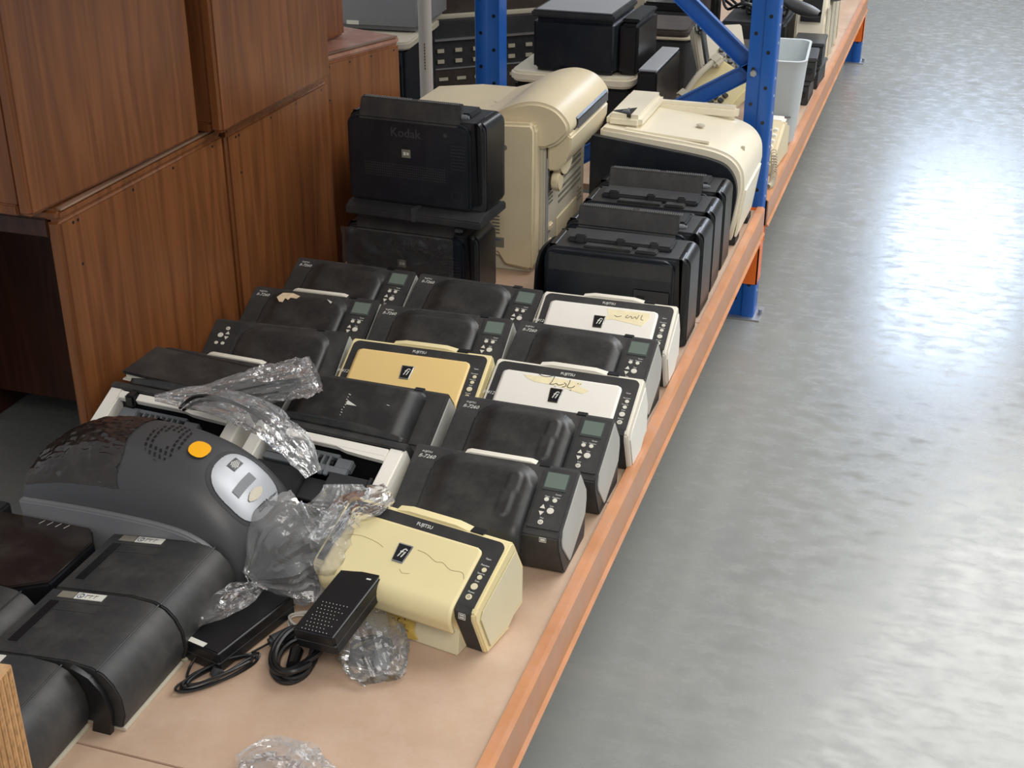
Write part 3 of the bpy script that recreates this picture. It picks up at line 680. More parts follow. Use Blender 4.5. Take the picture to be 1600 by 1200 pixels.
# ------------------------------------------------------------------ large black office scanners, seen from behind
def kodak(label, loc, rz, hood=True, W=0.35, H=0.215, ledge=False, sheen=False, group='black office scanners'):
    t = thing('office_scanner', label, 'scanner', loc, rz, group); h = W/2
    bm = bmesh.new(); prism(bm, rrect(-h, h, 0, H, (0.012, 0.012, 0.024, 0.024)), 0.012, 0.145, 'y', 0.005); obj('body', bm, 'dark', t)
    bm = bmesh.new(); prism(bm, rrect(-h, h-0.03, 0.004, H-0.004, (0.012, 0.012, 0.03, 0.024)), -0.004, 0.020, 'y', 0.006); bk = obj('back_cover', bm, 'navy', t)
    bm = bmesh.new(); prism(bm, rrect(h-0.036, h+0.002, 0.0, H+0.003, (0.006, 0.01, 0.02, 0.02)), 0.022, 0.125, 'y', 0.007); prism(bm, rrect(h-0.030, h-0.006, 0.02, H+0.004, (0.006, 0.01, 0.014, 0.014)), 0.004, 0.06, 'y', 0.006); obj('end_cap', bm, 'jet', t)
    bm = bmesh.new(); prism(bm, rrect(-h-0.002, -h+0.03, 0.0, H+0.002, (0.006, 0.01, 0.02, 0.02)), 0.022, 0.125, 'y', 0.007); obj('end_cap', bm, 'jet', t)
    # feeder details on the top
    bm = bmesh.new(); box(bm, -h+0.04, h-0.05, 0.05, 0.12, H-0.002, H+0.012, 0.004); box(bm, -h+0.06, -h+0.085, 0.045, 0.062, H+0.0, H+0.022, 0.003); box(bm, -0.01, 0.01, 0.045, 0.062, H+0.0, H+0.022, 0.003); box(bm, h-0.10, h-0.08, 0.045, 0.062, H+0.0, H+0.022, 0.003)
    obj('feeder', bm, 'dark', t)
    bm = bmesh.new(); box(bm, -0.08, 0.03, 0.022, 0.044, H-0.001, H+0.006, 0.002); box(bm, 0.04, 0.09, 0.02, 0.046, H-0.001, H+0.008, 0.003); obj('paper_rest', bm, 'black', t)
    bm = bmesh.new()
    if hood:
        prism(bm, [(-0.004, H-0.02), (0.020, H+0.036), (0.034, H+0.040), (0.040, H+0.034), (0.028, H-0.004)], -h+0.03, h-0.06, 'x', 0.003)
        hd = obj('hood', bm, 'black', t)
        bm = bmesh.new()
        for k in range(46):
            x = -h+0.04+k*0.0053
            if 22 < k < 26: continue
            box(bm, x, x+0.0026, 0.0225, 0.0262, H+0.0375, H+0.0392); 
            box(bm, x, x+0.0026, 0.0282, 0.0312, H+0.0386, H+0.0403)
        v = obj('vent_slots', bm, 'ventpale', hd); v['kind'] = 'stuff'
        bm = bmesh.new(); cyl(bm, (h-0.058, 0.018, H+0.012), (h-0.046, 0.018, H+0.012), 0.006); cyl(bm, (h-0.05, 0.018, H+0.012), (h-0.04, 0.018, H+0.012), 0.004); obj('hinge_screw', bm, 'midgrey', t)
        Mk = frame((0, -0.0045, 0), (1, 0, 0), (0, 0, 1))
        text('Kodak', 0.030, Mk @ Matrix.Translation((-0.02, H-0.035, 0.0)), 'emboss', bk, 'embossed_lettering', bold=0.0004)
        bm = bmesh.new(); box(bm, -0.031, -0.008, -0.0052, -0.004, H-0.094, H-0.074, 0.0005); lb = obj('label', bm, 'silverlabel', bk)
        bm = bmesh.new(); box(bm, -0.026, -0.020, -0.0056, -0.0050, H-0.088, H-0.080); box(bm, -0.018, -0.012, -0.0056, -0.0050, H-0.087, H-0.081); obj('label_print', bm, 'ink', lb)
        bm = bmesh.new()
        for i in range(38):
            for j in range(6): box(bm, -0.13+i*0.0056, -0.1275+i*0.0056, -0.0046, -0.0038, H-0.145+j*0.006, H-0.1428+j*0.006)
        for i in range(7):
            for j in range(8): box(bm, 0.096+i*0.0055, 0.099+i*0.0055, -0.0046, -0.0038, H-0.11+j*0.008, H-0.1085+j*0.008)
        obj('vent_holes', bm, 'emboss', bk)['kind'] = 'stuff'
        bm = bmesh.new(); ribbon(bm, [(0.097, H-0.165), (0.122, H-0.165)], 0.0008, 0.0004, Mk); ribbon(bm, [(0.097, H-0.185), (0.122, H-0.185)], 0.0008, 0.0004, Mk); ribbon(bm, [(0.097, H-0.165), (0.097, H-0.185)], 0.0008, 0.0004, Mk); ribbon(bm, [(0.122, H-0.165), (0.122, H-0.185)], 0.0008, 0.0004, Mk); prism(bm, disc(0.083, H-0.03, 0.005), -0.0048, -0.004, 'y'); obj('moulded_outline', bm, 'emboss', bk)
    else:
        box(bm, -h+0.01, h-0.035, -0.0055, 0.0, H-0.052, H-0.010, 0.002); bd = obj('cover_band', bm, 'dark', t)
        bm = bmesh.new(); box(bm, 0.045, h-0.038, -0.006, -0.003, 0.0, H-0.075, 0.002); pp = obj('port_panel', bm, 'dark', t)
        bm = bmesh.new(); box(bm, 0.054, 0.072, -0.0068, -0.0055, H-0.115, H-0.09); obj('port', bm, 'jet', pp)
    if ledge:
        bm = bmesh.new(); prism(bm, [(-0.030, 0.0), (-0.030, 0.018), (-0.006, 0.030), (0.02, 0.030), (0.14, 0.02), (0.14, 0.0)], -h-0.002, h+0.004, 'x', 0.003)
        b = obj('base', bm, 'dark', t)
        bm = bmesh.new(); box(bm, 0.0, 0.012, -0.032, -0.006, 0.0, 0.032, 0.001); prism(bm, [(0.0, -0.03), (0.01, -0.03), (0.014, -0.0), (0.005, -0.0)], 0.024, 0.033, 'z'); obj('strap', bm, 'emboss', b)
    if ledge:
        for c in list(t.children):
            if not c.name.startswith('base'): c.location.z += 0.028
    return t
kodak('black office scanner turned backwards, hood raised, on top of another beside the cream printer', (-1.187, 2.885, 0.566), math.radians(-3), True, ledge=True)
k2 = kodak('black office scanner wrapped in glossy film underneath another one', (-1.215, 2.90, SZ), math.radians(-2), True, H=0.172)
bm = bmesh.new()
def wrapf(i, j):
    x = -0.178+0.30*i; z = 0.02+0.15*j
    d = 0.006*noise.noise(Vector((x*30, z*40, 3)))+0.004*noise.noise(Vector((x*80, z*70, 9)))
    return Vector((x, -0.013+d, z))
grid(bm, wrapf, 50, 26)
wf = obj('clear_wrapping', bm, 'filmdark', k2, sharp=60)
rowx = -0.668
kodak('black office scanner without hood, nearest of the row by the aisle', (rowx, 2.795, SZ), math.radians(0), False, W=0.335)
kodak('black office scanner with dotted hood, second in the row by the aisle', (rowx-0.004, 2.975, SZ), math.radians(-1), True, W=0.335)
kodak('black office scanner without hood, third in the row by the aisle', (rowx-0.006, 3.130, SZ), math.radians(0), False, W=0.335)
kodak('black office scanner with dotted hood, last in the row against the white printer', (rowx-0.008, 3.290, SZ), math.radians(0), True, W=0.335)
bm = bmesh.new(); prism(bm, rrect(0, 0.15, 0, 0.20, (0.01, 0.01, 0.05, 0.05)), 0, 0.006, 'z', 0.002, Mx=frame((-0.868, 2.80, SZ+0.002), (0.12, 1, 0), (0.05, 0, 1)))
tag(obj('paper_tray', bm, 'jet'), 'loose black tray standing on edge between cream printer and black office scanners', 'tray')

# ------------------------------------------------------------------ cream laser printer
t = thing('laser_printer', 'large yellowed cream laser printer behind the black office scanners', 'printer', (-0.945, 3.13, SZ), 0, None)
Xl = -0.44
bm = bmesh.new(); box(bm, Xl+0.02, -0.03, 0.015, 0.42, 0.0, 0.06, 0.004); obj('base', bm, 'p_grey', t)
bm = bmesh.new(); prism(bm, [(Xl, 0.05), (-0.12, 0.05), (-0.10, 0.02), (-0.03, 0.012), (-0.02, 0.022), (-0.018, 0.28), (-0.018, 0.385), (-0.028, 0.400), (-0.14, 0.395), (Xl, 0.36)], 0.0, 0.05, 'y', 0.008, seg=3); fr = obj('front_cover', bm, 'p_cream', t)
bm = bmesh.new(); box(bm, Xl+0.01, -0.005, 0.045, 0.43, 0.05, 0.345, 0.006); mb = obj('main_body', bm, 'p_grey', t)
bm = bmesh.new(); prism(bm, arcs([(Xl, 0.33), (Xl, 0.365), (-0.30, 0.382), (-0.20, 0.382), (-0.15, 0.400), (-0.11, 0.425), (-0.065, 0.443), (-0.02, 0.448), (0.025, 0.435), (0.055, 0.405), (0.06, 0.38), (0.045, 0.36), (0.03, 0.345), (0.0, 0.33)], 3, 12), 0.03, 0.425, 'y', 0.008, seg=3); tc_ = obj('top_cover', bm, 'p_cream', t, sharp=50)
bm = bmesh.new(); prism(bm, [(0.052, 0.36), (0.062, 0.382), (0.064, 0.396), (0.058, 0.40), (0.045, 0.37)], 0.10, 0.40, 'y'); sl = obj('exit_slot', bm, 'jet', t)
bm = bmesh.new()
for k in range(30): box(bm, 0.058, 0.0665, 0.105+k*0.0098, 0.109+k*0.0098, 0.372, 0.392)
obj('slot_brush', bm, 'midgrey', sl)['kind'] = 'stuff'
bm = bmesh.new(); prism(bm, [(0.0, 0.27), (0.0, 0.36), (0.05, 0.37), (0.062, 0.362), (0.060, 0.33), (0.045, 0.29), (0.025, 0.27)], 0.05, 0.415, 'y', 0.004); obj('rear_flap', bm, 'p_cream', t)
bm = bmesh.new(); prism(bm, disc(0.125, 0.315, 0.075, 24), 0.006, 0.030, 'x', 0.004); prism(bm, disc(0.085, 0.235, 0.028, 18), 0.006, 0.026, 'x', 0.004); obj('hinge_cover', bm, 'p_cream', t)
bm = bmesh.new()
for (y0, n, z0, z1) in ((0.17, 20, 0.20, 0.245), (0.17, 20, 0.145, 0.19)):
    for k in range(n): 
        for zz in (z0, z0+0.016, z0+0.032): box(bm, -0.0055, -0.003, y0+k*0.011, y0+0.007+k*0.011, zz, zz+0.007)
for k in range(8):
    for j in range(4): box(bm, -0.0055, -0.003, 0.07+j*0.012, 0.077+j*0.012, 0.17+k*0.011, 0.175+k*0.011)
for k in range(10): box(bm, -0.0055, -0.003, 0.36+(k % 3)*0.014, 0.369+(k % 3)*0.014, 0.09+(k//3)*0.012, 0.096+(k//3)*0.012)
obj('vent_slots', bm, 'silverlabel', mb)['kind'] = 'stuff'
bm = bmesh.new(); box(bm, -0.006, 0.004, 0.065, 0.10, 0.10, 0.12, 0.004); box(bm, -0.006, -0.001, 0.15, 0.34, 0.055, 0.11, 0.002); box(bm, -0.006, 0.004, 0.075, 0.095, 0.03, 0.075, 0.003); obj('side_hatch', bm, 'p_cream', t)
bm = bmesh.new(); box(bm, -0.004, 0.0, 0.052, 0.062, 0.03, 0.30); obj('metal_strip', bm, 'silver', t)
bm = bmesh.new()
for k in range(11): box(bm, -0.132, -0.112, -0.0008, 0.001, 0.22+k*0.009, 0.224+k*0.009)
for k in range(12): box(bm, -0.132, -0.112, -0.0008, 0.001, 0.105+k*0.009, 0.109+k*0.009)
prism(bm, disc(-0.098, 0.335, 0.007), -0.001, 0.001, 'y'); obj('vent_slots', bm, 'silverlabel', fr)['kind'] = 'stuff'
bm = bmesh.new(); box(bm, -0.19, -0.10, -0.0012, 0.001, 0.068, 0.095, 0.0003); lb = obj('label', bm, 'silverlabel', fr)
bm = bmesh.new(); box(bm, -0.17, -0.11, -0.0016, -0.001, 0.087, 0.090); box(bm, -0.17, -0.125, -0.0016, -0.001, 0.079, 0.082); obj('label_print', bm, 'blueink', lb)
bm = bmesh.new(); 
for pts in ([(-0.25, 0.16), (-0.25, 0.12), (-0.16, 0.12)], [(-0.15, 0.25), (-0.13, 0.23), (-0.14, 0.2)]):
    ribbon(bm, [(p[0]-0.06, p[1]) for p in pts], 0.003, 0.3835, Matrix.Identity(4), 1)
obj('moulded_line', bm, 'p_grey', tc_)

# ------------------------------------------------------------------ white printer with black side panel
t = thing('laser_printer', 'white laser printer lying with a big black panel toward the camera', 'printer', (-0.50, 3.46, SZ), 0, None)
def shellp(x0, x1, z0, z1, r, skew=0.0):
    return rrect(x0, x1, z0, z1, (0.0, 0.0, r, 0.03), 8)
bm = bmesh.new(); prism(bm, arcs([(-0.385, 0.02), (-0.012, 0.02), (0.004, 0.10), (0.014, 0.175), (0.008, 0.222), (-0.020, 0.258), (-0.070, 0.278), (-0.15, 0.289), (-0.385, 0.311)], 3, 7), 0.01, 0.34, 'y', 0.008, seg=3); sh = obj('shell', bm, 'p_white', t, sharp=50)
bm = bmesh.new(); prism(bm, arcs([(-0.405, 0.0), (-0.024, 0.0), (-0.008, 0.10), (-0.001, 0.165), (-0.010, 0.208), (-0.036, 0.240), (-0.080, 0.255), (-0.14, 0.264), (-0.405, 0.293)], 2, 7), -0.012, 0.012, 'y', 0.002); obj('side_panel', bm, 'navy', t)
bm = bmesh.new(); box(bm, -0.38, -0.28, 0.05, 0.335, 0.30, 0.338, 0.012); box(bm, -0.30, -0.06, 0.30, 0.338, 0.28, 0.318, 0.01)
prism(bm, [(-0.32, 0.300), (-0.09, 0.286), (-0.09, 0.292), (-0.32, 0.308)], 0.03, 0.05, 'y'); obj('output_tray', bm, 'p_white', t)
bm = bmesh.new(); prism(bm, [(-0.372, 0.085), (-0.312, 0.056), (-0.312, 0.135)], 0.33, 0.3392, 'z'); nt_ = obj('notch', bm, 'jet', t)
bm = bmesh.new(); box(bm, -0.342, -0.32, 0.075, 0.09, 0.33, 0.343, 0.003); box(bm, -0.335, -0.327, 0.092, 0.118, 0.33, 0.342, 0.002); obj('gear_cover', bm, 'midgrey', nt_)
bm = bmesh.new(); prism(bm, [(-0.006, 0.03), (0.0, 0.03), (0.018, 0.165), (0.010, 0.165)], 0.04, 0.30, 'y', 0.001); obj('side_door', bm, 'p_white', t)
bm = bmesh.new(); box(bm, -0.030, -0.004, 0.05, 0.12, 0.0, 0.022, 0.002); box(bm, -0.03, 0.0, 0.24, 0.30, 0.0, 0.022, 0.002); box(bm, -0.38, -0.33, 0.05, 0.30, 0.0, 0.022, 0.002); obj('foot', bm, 'dark', t)
bm = bmesh.new(); prism(bm, disc(0, 0, 0.012), 0, 0.004, 'z', 0.001, Mx=frame((-0.14, 0.17, 0.293), (1, 0, -0.08), (0, 1, 0))); box(bm, -0.018, -0.008, 0.12, 0.13, 0.245, 0.26, 0.001); obj('catch', bm, 'p_grey', t)

# ------------------------------------------------------------------ card printer (graphite, with silver control plate)
t = thing('card_printer', 'graphite card printer with amber button and silver control plate', 'printer', (0, 0, 0), 0, None)
y0, y1 = 1.605, 1.808
SK = [(-1.392, 0.475), (-1.30, 0.478), (-1.20, 0.478), (-1.12, 0.474), (-1.07, 0.464), (-1.035, 0.444), (-1.012, 0.41), (-1.0, 0.36)]
CRW = [(-1.402, 0.520), (-1.345, 0.556), (-1.28, 0.574), (-1.21, 0.578), (-1.14, 0.570), (-1.07, 0.545), (-1.01, 0.500), (-0.972, 0.44), (-0.958, 0.36)]
def lerp_poly(P, s):
    n = len(P)-1; k = min(int(s*n), n-1); f_ = s*n-k
    p0, p1, p2, p3 = [Vector(P[max(0, min(n, k+d))]) for d in (-1, 0, 1, 2)]
    v = 0.5*((2*p1)+(-p0+p2)*f_+(2*p0-5*p1+4*p2-p3)*f_*f_+(-p0+3*p1-3*p2+p3)*f_**3)
    return v
def zshell(s, tt, off=0.0):
    a = lerp_poly(SK, s); b = lerp_poly(CRW, s)
    q = 1-abs(2*tt-1)**2.6 if tt > 0.5 else 1-abs(2*tt-1)**2.1
    q = q*0.98+0.02
    if tt > 0.5: q = max(q, 0.0); aa = a.lerp(b, 0.35); a = aa
    p = a.lerp(b, q); yy = y0+(y1-y0)*(0.5-0.5*math.cos(PI*tt))*0.6+(y1-y0)*tt*0.4
    c = Vector((-1.2, 0.42)); d = (p-c).normalized()
    p = p+d*off
    return Vector((p.x, yy, p.y))
bm = bmesh.new(); grid(bm, lambda i, j: zshell(i, j), 56, 32)
# end wall and rear wall
V0 = [bm.verts.new((zshell(k/56, 1).x, y1, zshell(k/56, 1).z)) for k in range(57)]; B0 = [bm.verts.new((v.co.x, y1, SZ+0.005)) for v in V0]
for k in range(56): bm.faces.new([V0[k], V0[k+1], B0[k+1], B0[k]])
V1 = [zshell(0, j/32) for j in range(33)]; a_ = [bm.verts.new(v) for v in V1]; b_ = [bm.verts.new((v.x+0.012, v.y, SZ+0.005)) for v in V1]
for k in range(32): bm.faces.new([a_[k], a_[k+1], b_[k+1], b_[k]])
V2 = [zshell(1, j/32) for j in range(33)]; a_ = [bm.verts.new(v) for v in V2]; b_ = [bm.verts.new((v.x-0.004, v.y, SZ+0.003)) for v in V2]
for k in range(32): bm.faces.new([a_[k+1], a_[k], b_[k], b_[k+1]])
zb = obj('upper_housing', bm, 'zebra', t, sharp=50)
bm = bmesh.new()
pts = [(lerp_poly(SK, k/30).x, lerp_poly(SK, k/30).y+0.001) for k in range(31)]
prism(bm, [(-1.385, SZ+0.003)]+[(p[0]-(0.004 if i == 0 else 0), p[1]) for i, p in enumerate(pts)]+[(-1.0, SZ)], y0-0.012, y0+0.006, 'y', 0.003); box(bm, -1.38, -1.0, y0, y1-0.01, SZ, SZ+0.02); obj('side_skirt', bm, 'skirt', t)
# patches that follow the housing
def patch(name, m, inside, off, s0, s1, t0, t1, nu, nv, wob=0.0):
    bm = bmesh.new(); V = {}
    def vid(i, j):
        if (i, j) not in V:
            s = s0+(s1-s0)*i/nu; q = t0+(t1-t0)*j/nv
            V[(i, j)] = bm.verts.new(zshell(s, q, off+wob*noise.noise(Vector((s*26, q*22, 4.0)))+wob*0.5*noise.noise(Vector((s*60, q*50, 7)))))
        return V[(i, j)]
    for i in range(nu):
        for j in range(nv):
            if inside((i+0.5)/nu, (j+0.5)/nv): bm.faces.new([vid(i, j), vid(i+1, j), vid(i+1, j+1), vid(i, j+1)])
    o = obj(name, bm, m, zb, sharp=60); return o
patch('smoked_lid', 'smoke', lambda a, b: (a-0.0)**1 < 0.92-0.10*sstep(0.25, 0.0, b)*1.0 and not (a > 0.86 and b < 0.12) and b < 0.98, 0.0022, 0.01, 0.375, 0.10, 0.93, 90, 90, 0.0035)
# silver plate: superellipse on the sloping nose
def se(a, b, n=2.8): return abs(2*a-1)**n+abs(2*b-1)**n < 1
patch('plate_rim', 'dark', se, 0.0008, 0.605, 0.835, 0.245, 0.735, 130, 130)
pl = patch('control_plate', 'silver', se, 0.0026, 0.62, 0.822, 0.27, 0.71, 130, 130)
patch('display', 'midgrey', lambda a, b: True, 0.004, 0.700, 0.727, 0.36, 0.58, 4, 12)
patch('maker_badge', 'jet', lambda a, b: True, 0.004, 0.645, 0.672, 0.50, 0.61, 4, 8)
patch('maker_badge_stripes', 'ink', lambda a, b: int(a*9+b*5) % 2 == 0 and se(a, b, 2), 0.0046, 0.648, 0.669, 0.51, 0.60, 9, 10)
patch('display_button', 'p_grey', lambda a, b: se(a, b, 2), 0.005, 0.740, 0.768, 0.40, 0.56, 12, 16)
patch('amber_button', 'yellow', lambda a, b: se(a, b, 2.4), 0.0045, 0.530, 0.585, 0.42, 0.58, 50, 50)
def slots(a, b):
    x = 2*a-1; y = 2*b-1; r_ = math.hypot(x, y)
    return 0.5 < r_ < 1.0 and (a*7+b*1.5) % 1.0 < 0.42 and (b*9+a*1.0) % 1.0 < 0.6
patch('speaker_slots', 'jet', slots, 0.001, 0.395, 0.515, 0.30, 0.70, 84, 84)
def letters_on(s, sc0, t0):
    P = zshell(sc0, t0, 0.0045); Pu = zshell(sc0, t0+0.05, 0.0045); Ps = zshell(sc0+0.02, t0, 0.0045)
    return frame(P, (Pu-P), -(Ps-P))
text('ZEBRA', 0.012, letters_on('ZEBRA', 0.795, 0.47), 'darkink', zb, 'maker_lettering', bold=0.0002)
text('ZXP Series 3', 0.005, letters_on('Z', 0.795, 0.60) , 'darkink', zb, 'model_lettering')
bm = bmesh.new(); box(bm, -0.966, -0.952, 1.67, 1.78, 0.40, 0.425, 0.003); obj('card_slot', bm, 'jet', zb)

# ------------------------------------------------------------------ compact dark label printers at the front left
def digits(bm, Mx, s):
    def st(pts): ribbon(bm, [(p[0]*s, p[1]*s) for p in pts], 0.10*s, 0.0002, Mx, 3)
    st([(-1.5+0.28*math.cos(a), 0.3*math.sin(a)) for a in [k*0.7 for k in range(10)]])
    for k, x in enumerate((-0.75, 0.0, 0.75)):
        st([(x-0.05, -0.4), (x, 0.4), (x+0.06, 0.2), (x+0.3, 0.25), (x+0.34, 0.4)])
        if k == 0: st([(x+0.34, 0.4), (x+0.4, 0.2), (x+0.58, 0.3)])
def compact(label, loc, rz, group='compact dark printers'):
    t = thing('compact_printer', label, 'printer', loc, rz, group)
    # local: x = toward the aisle (0 = aisle face), y across, origin at floor
    W = 0.165
    prof = [(-0.215, 0.0), (0.0, 0.0), (0.008, 0.03), (0.006, 0.06), (-0.004, 0.083), (-0.018, 0.098), (-0.036, 0.106), (-0.075, 0.109), (-0.215, 0.095)]
    bm = bmesh.new(); prism(bm, [(-0.215, 0.006), (0.0, 0.006)]+[(a, b) for a, b in prof[2:]], 0.0008, W-0.0008, 'y', 0.002, ang=35); b = obj('body', bm, 'black', t)
    bm = bmesh.new(); box(bm, -0.21, 0.004, 0.002, W-0.002, 0.0, 0.0065, 0.001); obj('base_plate', bm, 'p_grey', t)
    # lid seam
    bm = bmesh.new(); prism(bm, [(-0.0295, 0.1035), (-0.028, 0.1045), (-0.0262, 0.1035), (-0.028, 0.100)], 0.0, W, 'y'); obj('lid_seam', bm, 'jet', t)
    sl = Vector((1, 0, 0.10)).normalized()
    Ft = frame((-0.145, W/2, 0.1022), sl, (0, 1, 0))
    bm = bmesh.new(); prism(bm, rrect(-0.052, -0.036, -0.055, 0.05, 0.001), -0.001, 0.0008, 'z', Mx=Ft); obj('paper_slot', bm, 'jet', t)
    bm = bmesh.new()
    for pts in ([(-0.054, 0.052), (-0.054, -0.057), (-0.034, -0.057), (-0.034, 0.052), (-0.054, 0.052)],): 
        for p, q in zip(pts, pts[1:]): ribbon(bm, [p, q], 0.0009, 0.0010, Ft, 1)
    ribbon(bm, [(-0.030, 0.052), (0.055, 0.052)], 0.0008, 0.0008, Ft, 1); ribbon(bm, [(-0.034, 0.030), (0.045, 0.030)], 0.0008, 0.0008, Ft, 1); obj('lid_moulding', bm, 'emboss', t)
    bm = bmesh.new(); prism(bm, rrect(-0.048, -0.020, 0.060, 0.076, 0), 0, 0.0008, 'z', Mx=Ft); obj('blank_label', bm, 'silverlabel', t)
    bm = bmesh.new(); prism(bm, rrect(-0.018, 0.032, 0.060, 0.076, 0), 0, 0.0009, 'z', Mx=Ft); lb = obj('number_label', bm, 'label', t)
    bm = bmesh.new(); digits(bm, Ft @ Matrix.Translation((0.0085, 0.068, 0.001)), 0.0105); obj('label_digits', bm, 'darkink', lb)
    bm = bmesh.new(); ribbon(bm, [(-0.0095+0.0055*math.cos(a), 0.068+0.0055*math.sin(a)) for a in [k*0.7 for k in range(10)]], 0.0012, 0.0013, Ft); obj('label_emblem', bm, 'blueink', lb)
    return t
c1 = compact('compact dark printer with number label, rearmost, touching the graphite card printer', (-1.0, 1.432, SZ), 0)
dup(c1, (-1.002, 1.266, SZ), 0, 'compact dark printer with number label, middle one of the three by the adapters')
dup(c1, (-1.052, 1.098, SZ), math.radians(1.5), 'compact dark printer with number label, nearest to the pine plank')
dup(c1, (-1.222, 1.232, SZ), 0, 'compact dark printer at the left edge, left of the middle labelled one')
bm = bmesh.new(); box(bm, -0.999, -0.99, 1.268, 1.272, SZ, SZ+0.01); bm.free()
bm = bmesh.new()
prism(bm, [(-1.30, SZ), (-1.015, SZ), (-1.03, SZ+0.09), (-1.06, SZ+0.10)][:0] or [(0, 0), (0.03, 0.0), (0.036, 0.04), (0.026, 0.075), (0.008, 0.096), (-0.02, 0.108), (0.004, 0.08), (0.010, 0.045)], 1.255, 1.264, 'y')
bmesh.ops.translate(bm, verts=bm.verts[:], vec=(-1.045, 0, SZ))
tag(obj('end_cover', bm, 'jet'), 'curved black end cover between the middle and nearest compact printers', 'cover')
t = thing('photo_printer', 'glossy brown black printer with chamfered corners at the left edge', 'printer', (-1.40, 1.402, SZ), math.radians(0), None)
bm = bmesh.new(); prism(bm, [(-0.03, 0.0), (0.12, 0.0), (0.172, 0.035), (0.172, 0.155), (0.145, 0.19), (-0.03, 0.19)], 0.0, 0.095, 'z', 0.003); obj('body', bm, 'jet', t)
bm = bmesh.new(); prism(bm, [(-0.028, 0.002), (0.119, 0.002), (0.17, 0.036), (0.17, 0.154), (0.144, 0.188), (-0.028, 0.188)], 0.095, 0.1, 'z', 0.002); obj('lid', bm, 'smoke', t)
bm = bmesh.new()
for k in range(4): ribbon(bm, [(0.055+k*0.016, 0.172), (0.059+k*0.016, 0.184)], 0.0012, 0.1003, Matrix.Identity(4), 1)
obj('tick_marks', bm, 'ink', t)
t = thing('card_tray', 'low grey tray at the extreme left edge beside the glossy printer', 'tray', (-1.463, 1.42, SZ), 0, None)
bm = bmesh.new(); box(bm, 0.0, 0.03, 0.0, 0.2, 0, 0.10, 0.004); obj('tray_body', bm, 'dark', t)
bm = bmesh.new(); box(bm, 0.002, 0.012, 0.01, 0.19, 0.10, 0.106, 0.001); obj('tray_rim', bm, 'wood', t)

# ------------------------------------------------------------------ power adapters and cables
def adapter(label, loc, e, dots):
    t = thing('power_adapter', label, 'power adapter', loc, 0, 'power adapters'); t.rotation_euler = e
    bm = bmesh.new(); L0, L1 = ((-0.078, 0.07) if dots else (-0.09, 0.09))
    bm = bmesh.new(); box(bm, -0.037, 0.037, L0, L1, 0, 0.038, 0.0035, seg=3); obj('case', bm, 'jet', t)
    bm = bmesh.new(); box(bm, -0.0375, 0.0375, L0-0.0005, L1+0.0005, 0.0185, 0.0195); obj('case_seam', bm, 'emboss', t)
    if dots:
        bm = bmesh.new()
        for i in range(9):
            for j in range(8 if i % 2 == 0 else 6): prism(bm, disc(-0.022+j*0.0063+(i % 2)*0.003, -0.072+i*0.0075, 0.0007, 6), 0.038, 0.0384, 'z')
        obj('vent_dots', bm, 'ink', t)['kind'] = 'stuff'
        bm = bmesh.new(); box(bm, 0.018, 0.026, 0.052, 0.055, 0.038, 0.0384); obj('rating_mark', bm, 'ink', t)
    else:
        bm = bmesh.new(); box(bm, -0.03, 0.005, -0.088, -0.078, 0.038, 0.0385); obj('rating_label', bm, 'label', t)
    bm = bmesh.new(); cyl(bm, (0.012, L1-0.002, 0.02), (0.014, L1+0.022, 0.022), 0.007, 0.0045); 
    for k in range(4): cyl(bm, (0.0125, L1+0.004+k*0.004, 0.0205), (0.0125, L1+0.006+k*0.004, 0.0205), 0.0078)
    obj('strain_relief', bm, 'cable', t); return t
adapter('black power adapter with dotted top leaning on the front cream scanner', (-0.778, 1.545, SZ+0.058), (math.radians(9), math.radians(-5), math.radians(-8)), True)
adapter('black power adapter lying beside the compact dark printers', (-0.948, 1.520, SZ+0.001), (0, 0, math.radians(-13)), False)
def loops(n, cx, cy, rx, ry, rot, r, z0, jitter=0.004, seed=1):
    rnd = random.Random(seed); pts = []
    for k in range(n):
        ox, oy = rnd.uniform(-jitter, jitter), rnd.uniform(-jitter, jitter); sx = 1+rnd.uniform(-0.15, 0.12)
        for a in range(10):
            th = 2*PI*a/10; x = rx*sx*math.cos(th)+ox; y = ry*sx*math.sin(th)+oy
            pts.append((cx+x*math.cos(rot)-y*math.sin(rot), cy+x*math.sin(rot)+y*math.cos(rot), z0+r+(k*r*1.2)+0.002*math.sin(th*2+k)))
    return pts
bm = bmesh.new(); tube(bm, loops(5, -0.835, 1.487, 0.033, 0.056, math.radians(10), 0.0048, SZ, 0.007, 3), 0.0048, 8, 4)
cyl(bm, (-0.838, 1.495, SZ+0.016), (-0.826, 1.455, SZ+0.020), 0.011, 0.009, 10)
tag(obj('cable_coil', bm, 'cable'), 'thick black power cord coiled on the shelf in front of the dotted adapter', 'cable')
t = thing('adapter_lead', 'thin black adapter lead tied in a bundle, with a ferrite cylinder', 'cable', (0, 0, 0))
bm = bmesh.new(); tube(bm, loops(6, -0.933, 1.422, 0.060, 0.016, math.radians(56), 0.0021, SZ, 0.005, 5), 0.0021, 6, 4)
tube(bm, [(-0.905, 1.475, SZ+0.012), (-0.89, 1.50, SZ+0.014), (-0.878, 1.515, SZ+0.018)], 0.002, 6); tube(bm, [(-0.862, 1.54, SZ+0.02), (-0.85, 1.57, SZ+0.03), (-0.83, 1.60, SZ+0.04), (-0.80, 1.63, SZ+0.05)], 0.002, 6)
tube(bm, [(-0.965, 1.395, SZ+0.004), (-0.975, 1.40, SZ+0.004), (-0.982, 1.42, SZ+0.006), (-0.978, 1.432, SZ+0.016)], 0.0022, 6)
obj('lead', bm, 'cable', t)
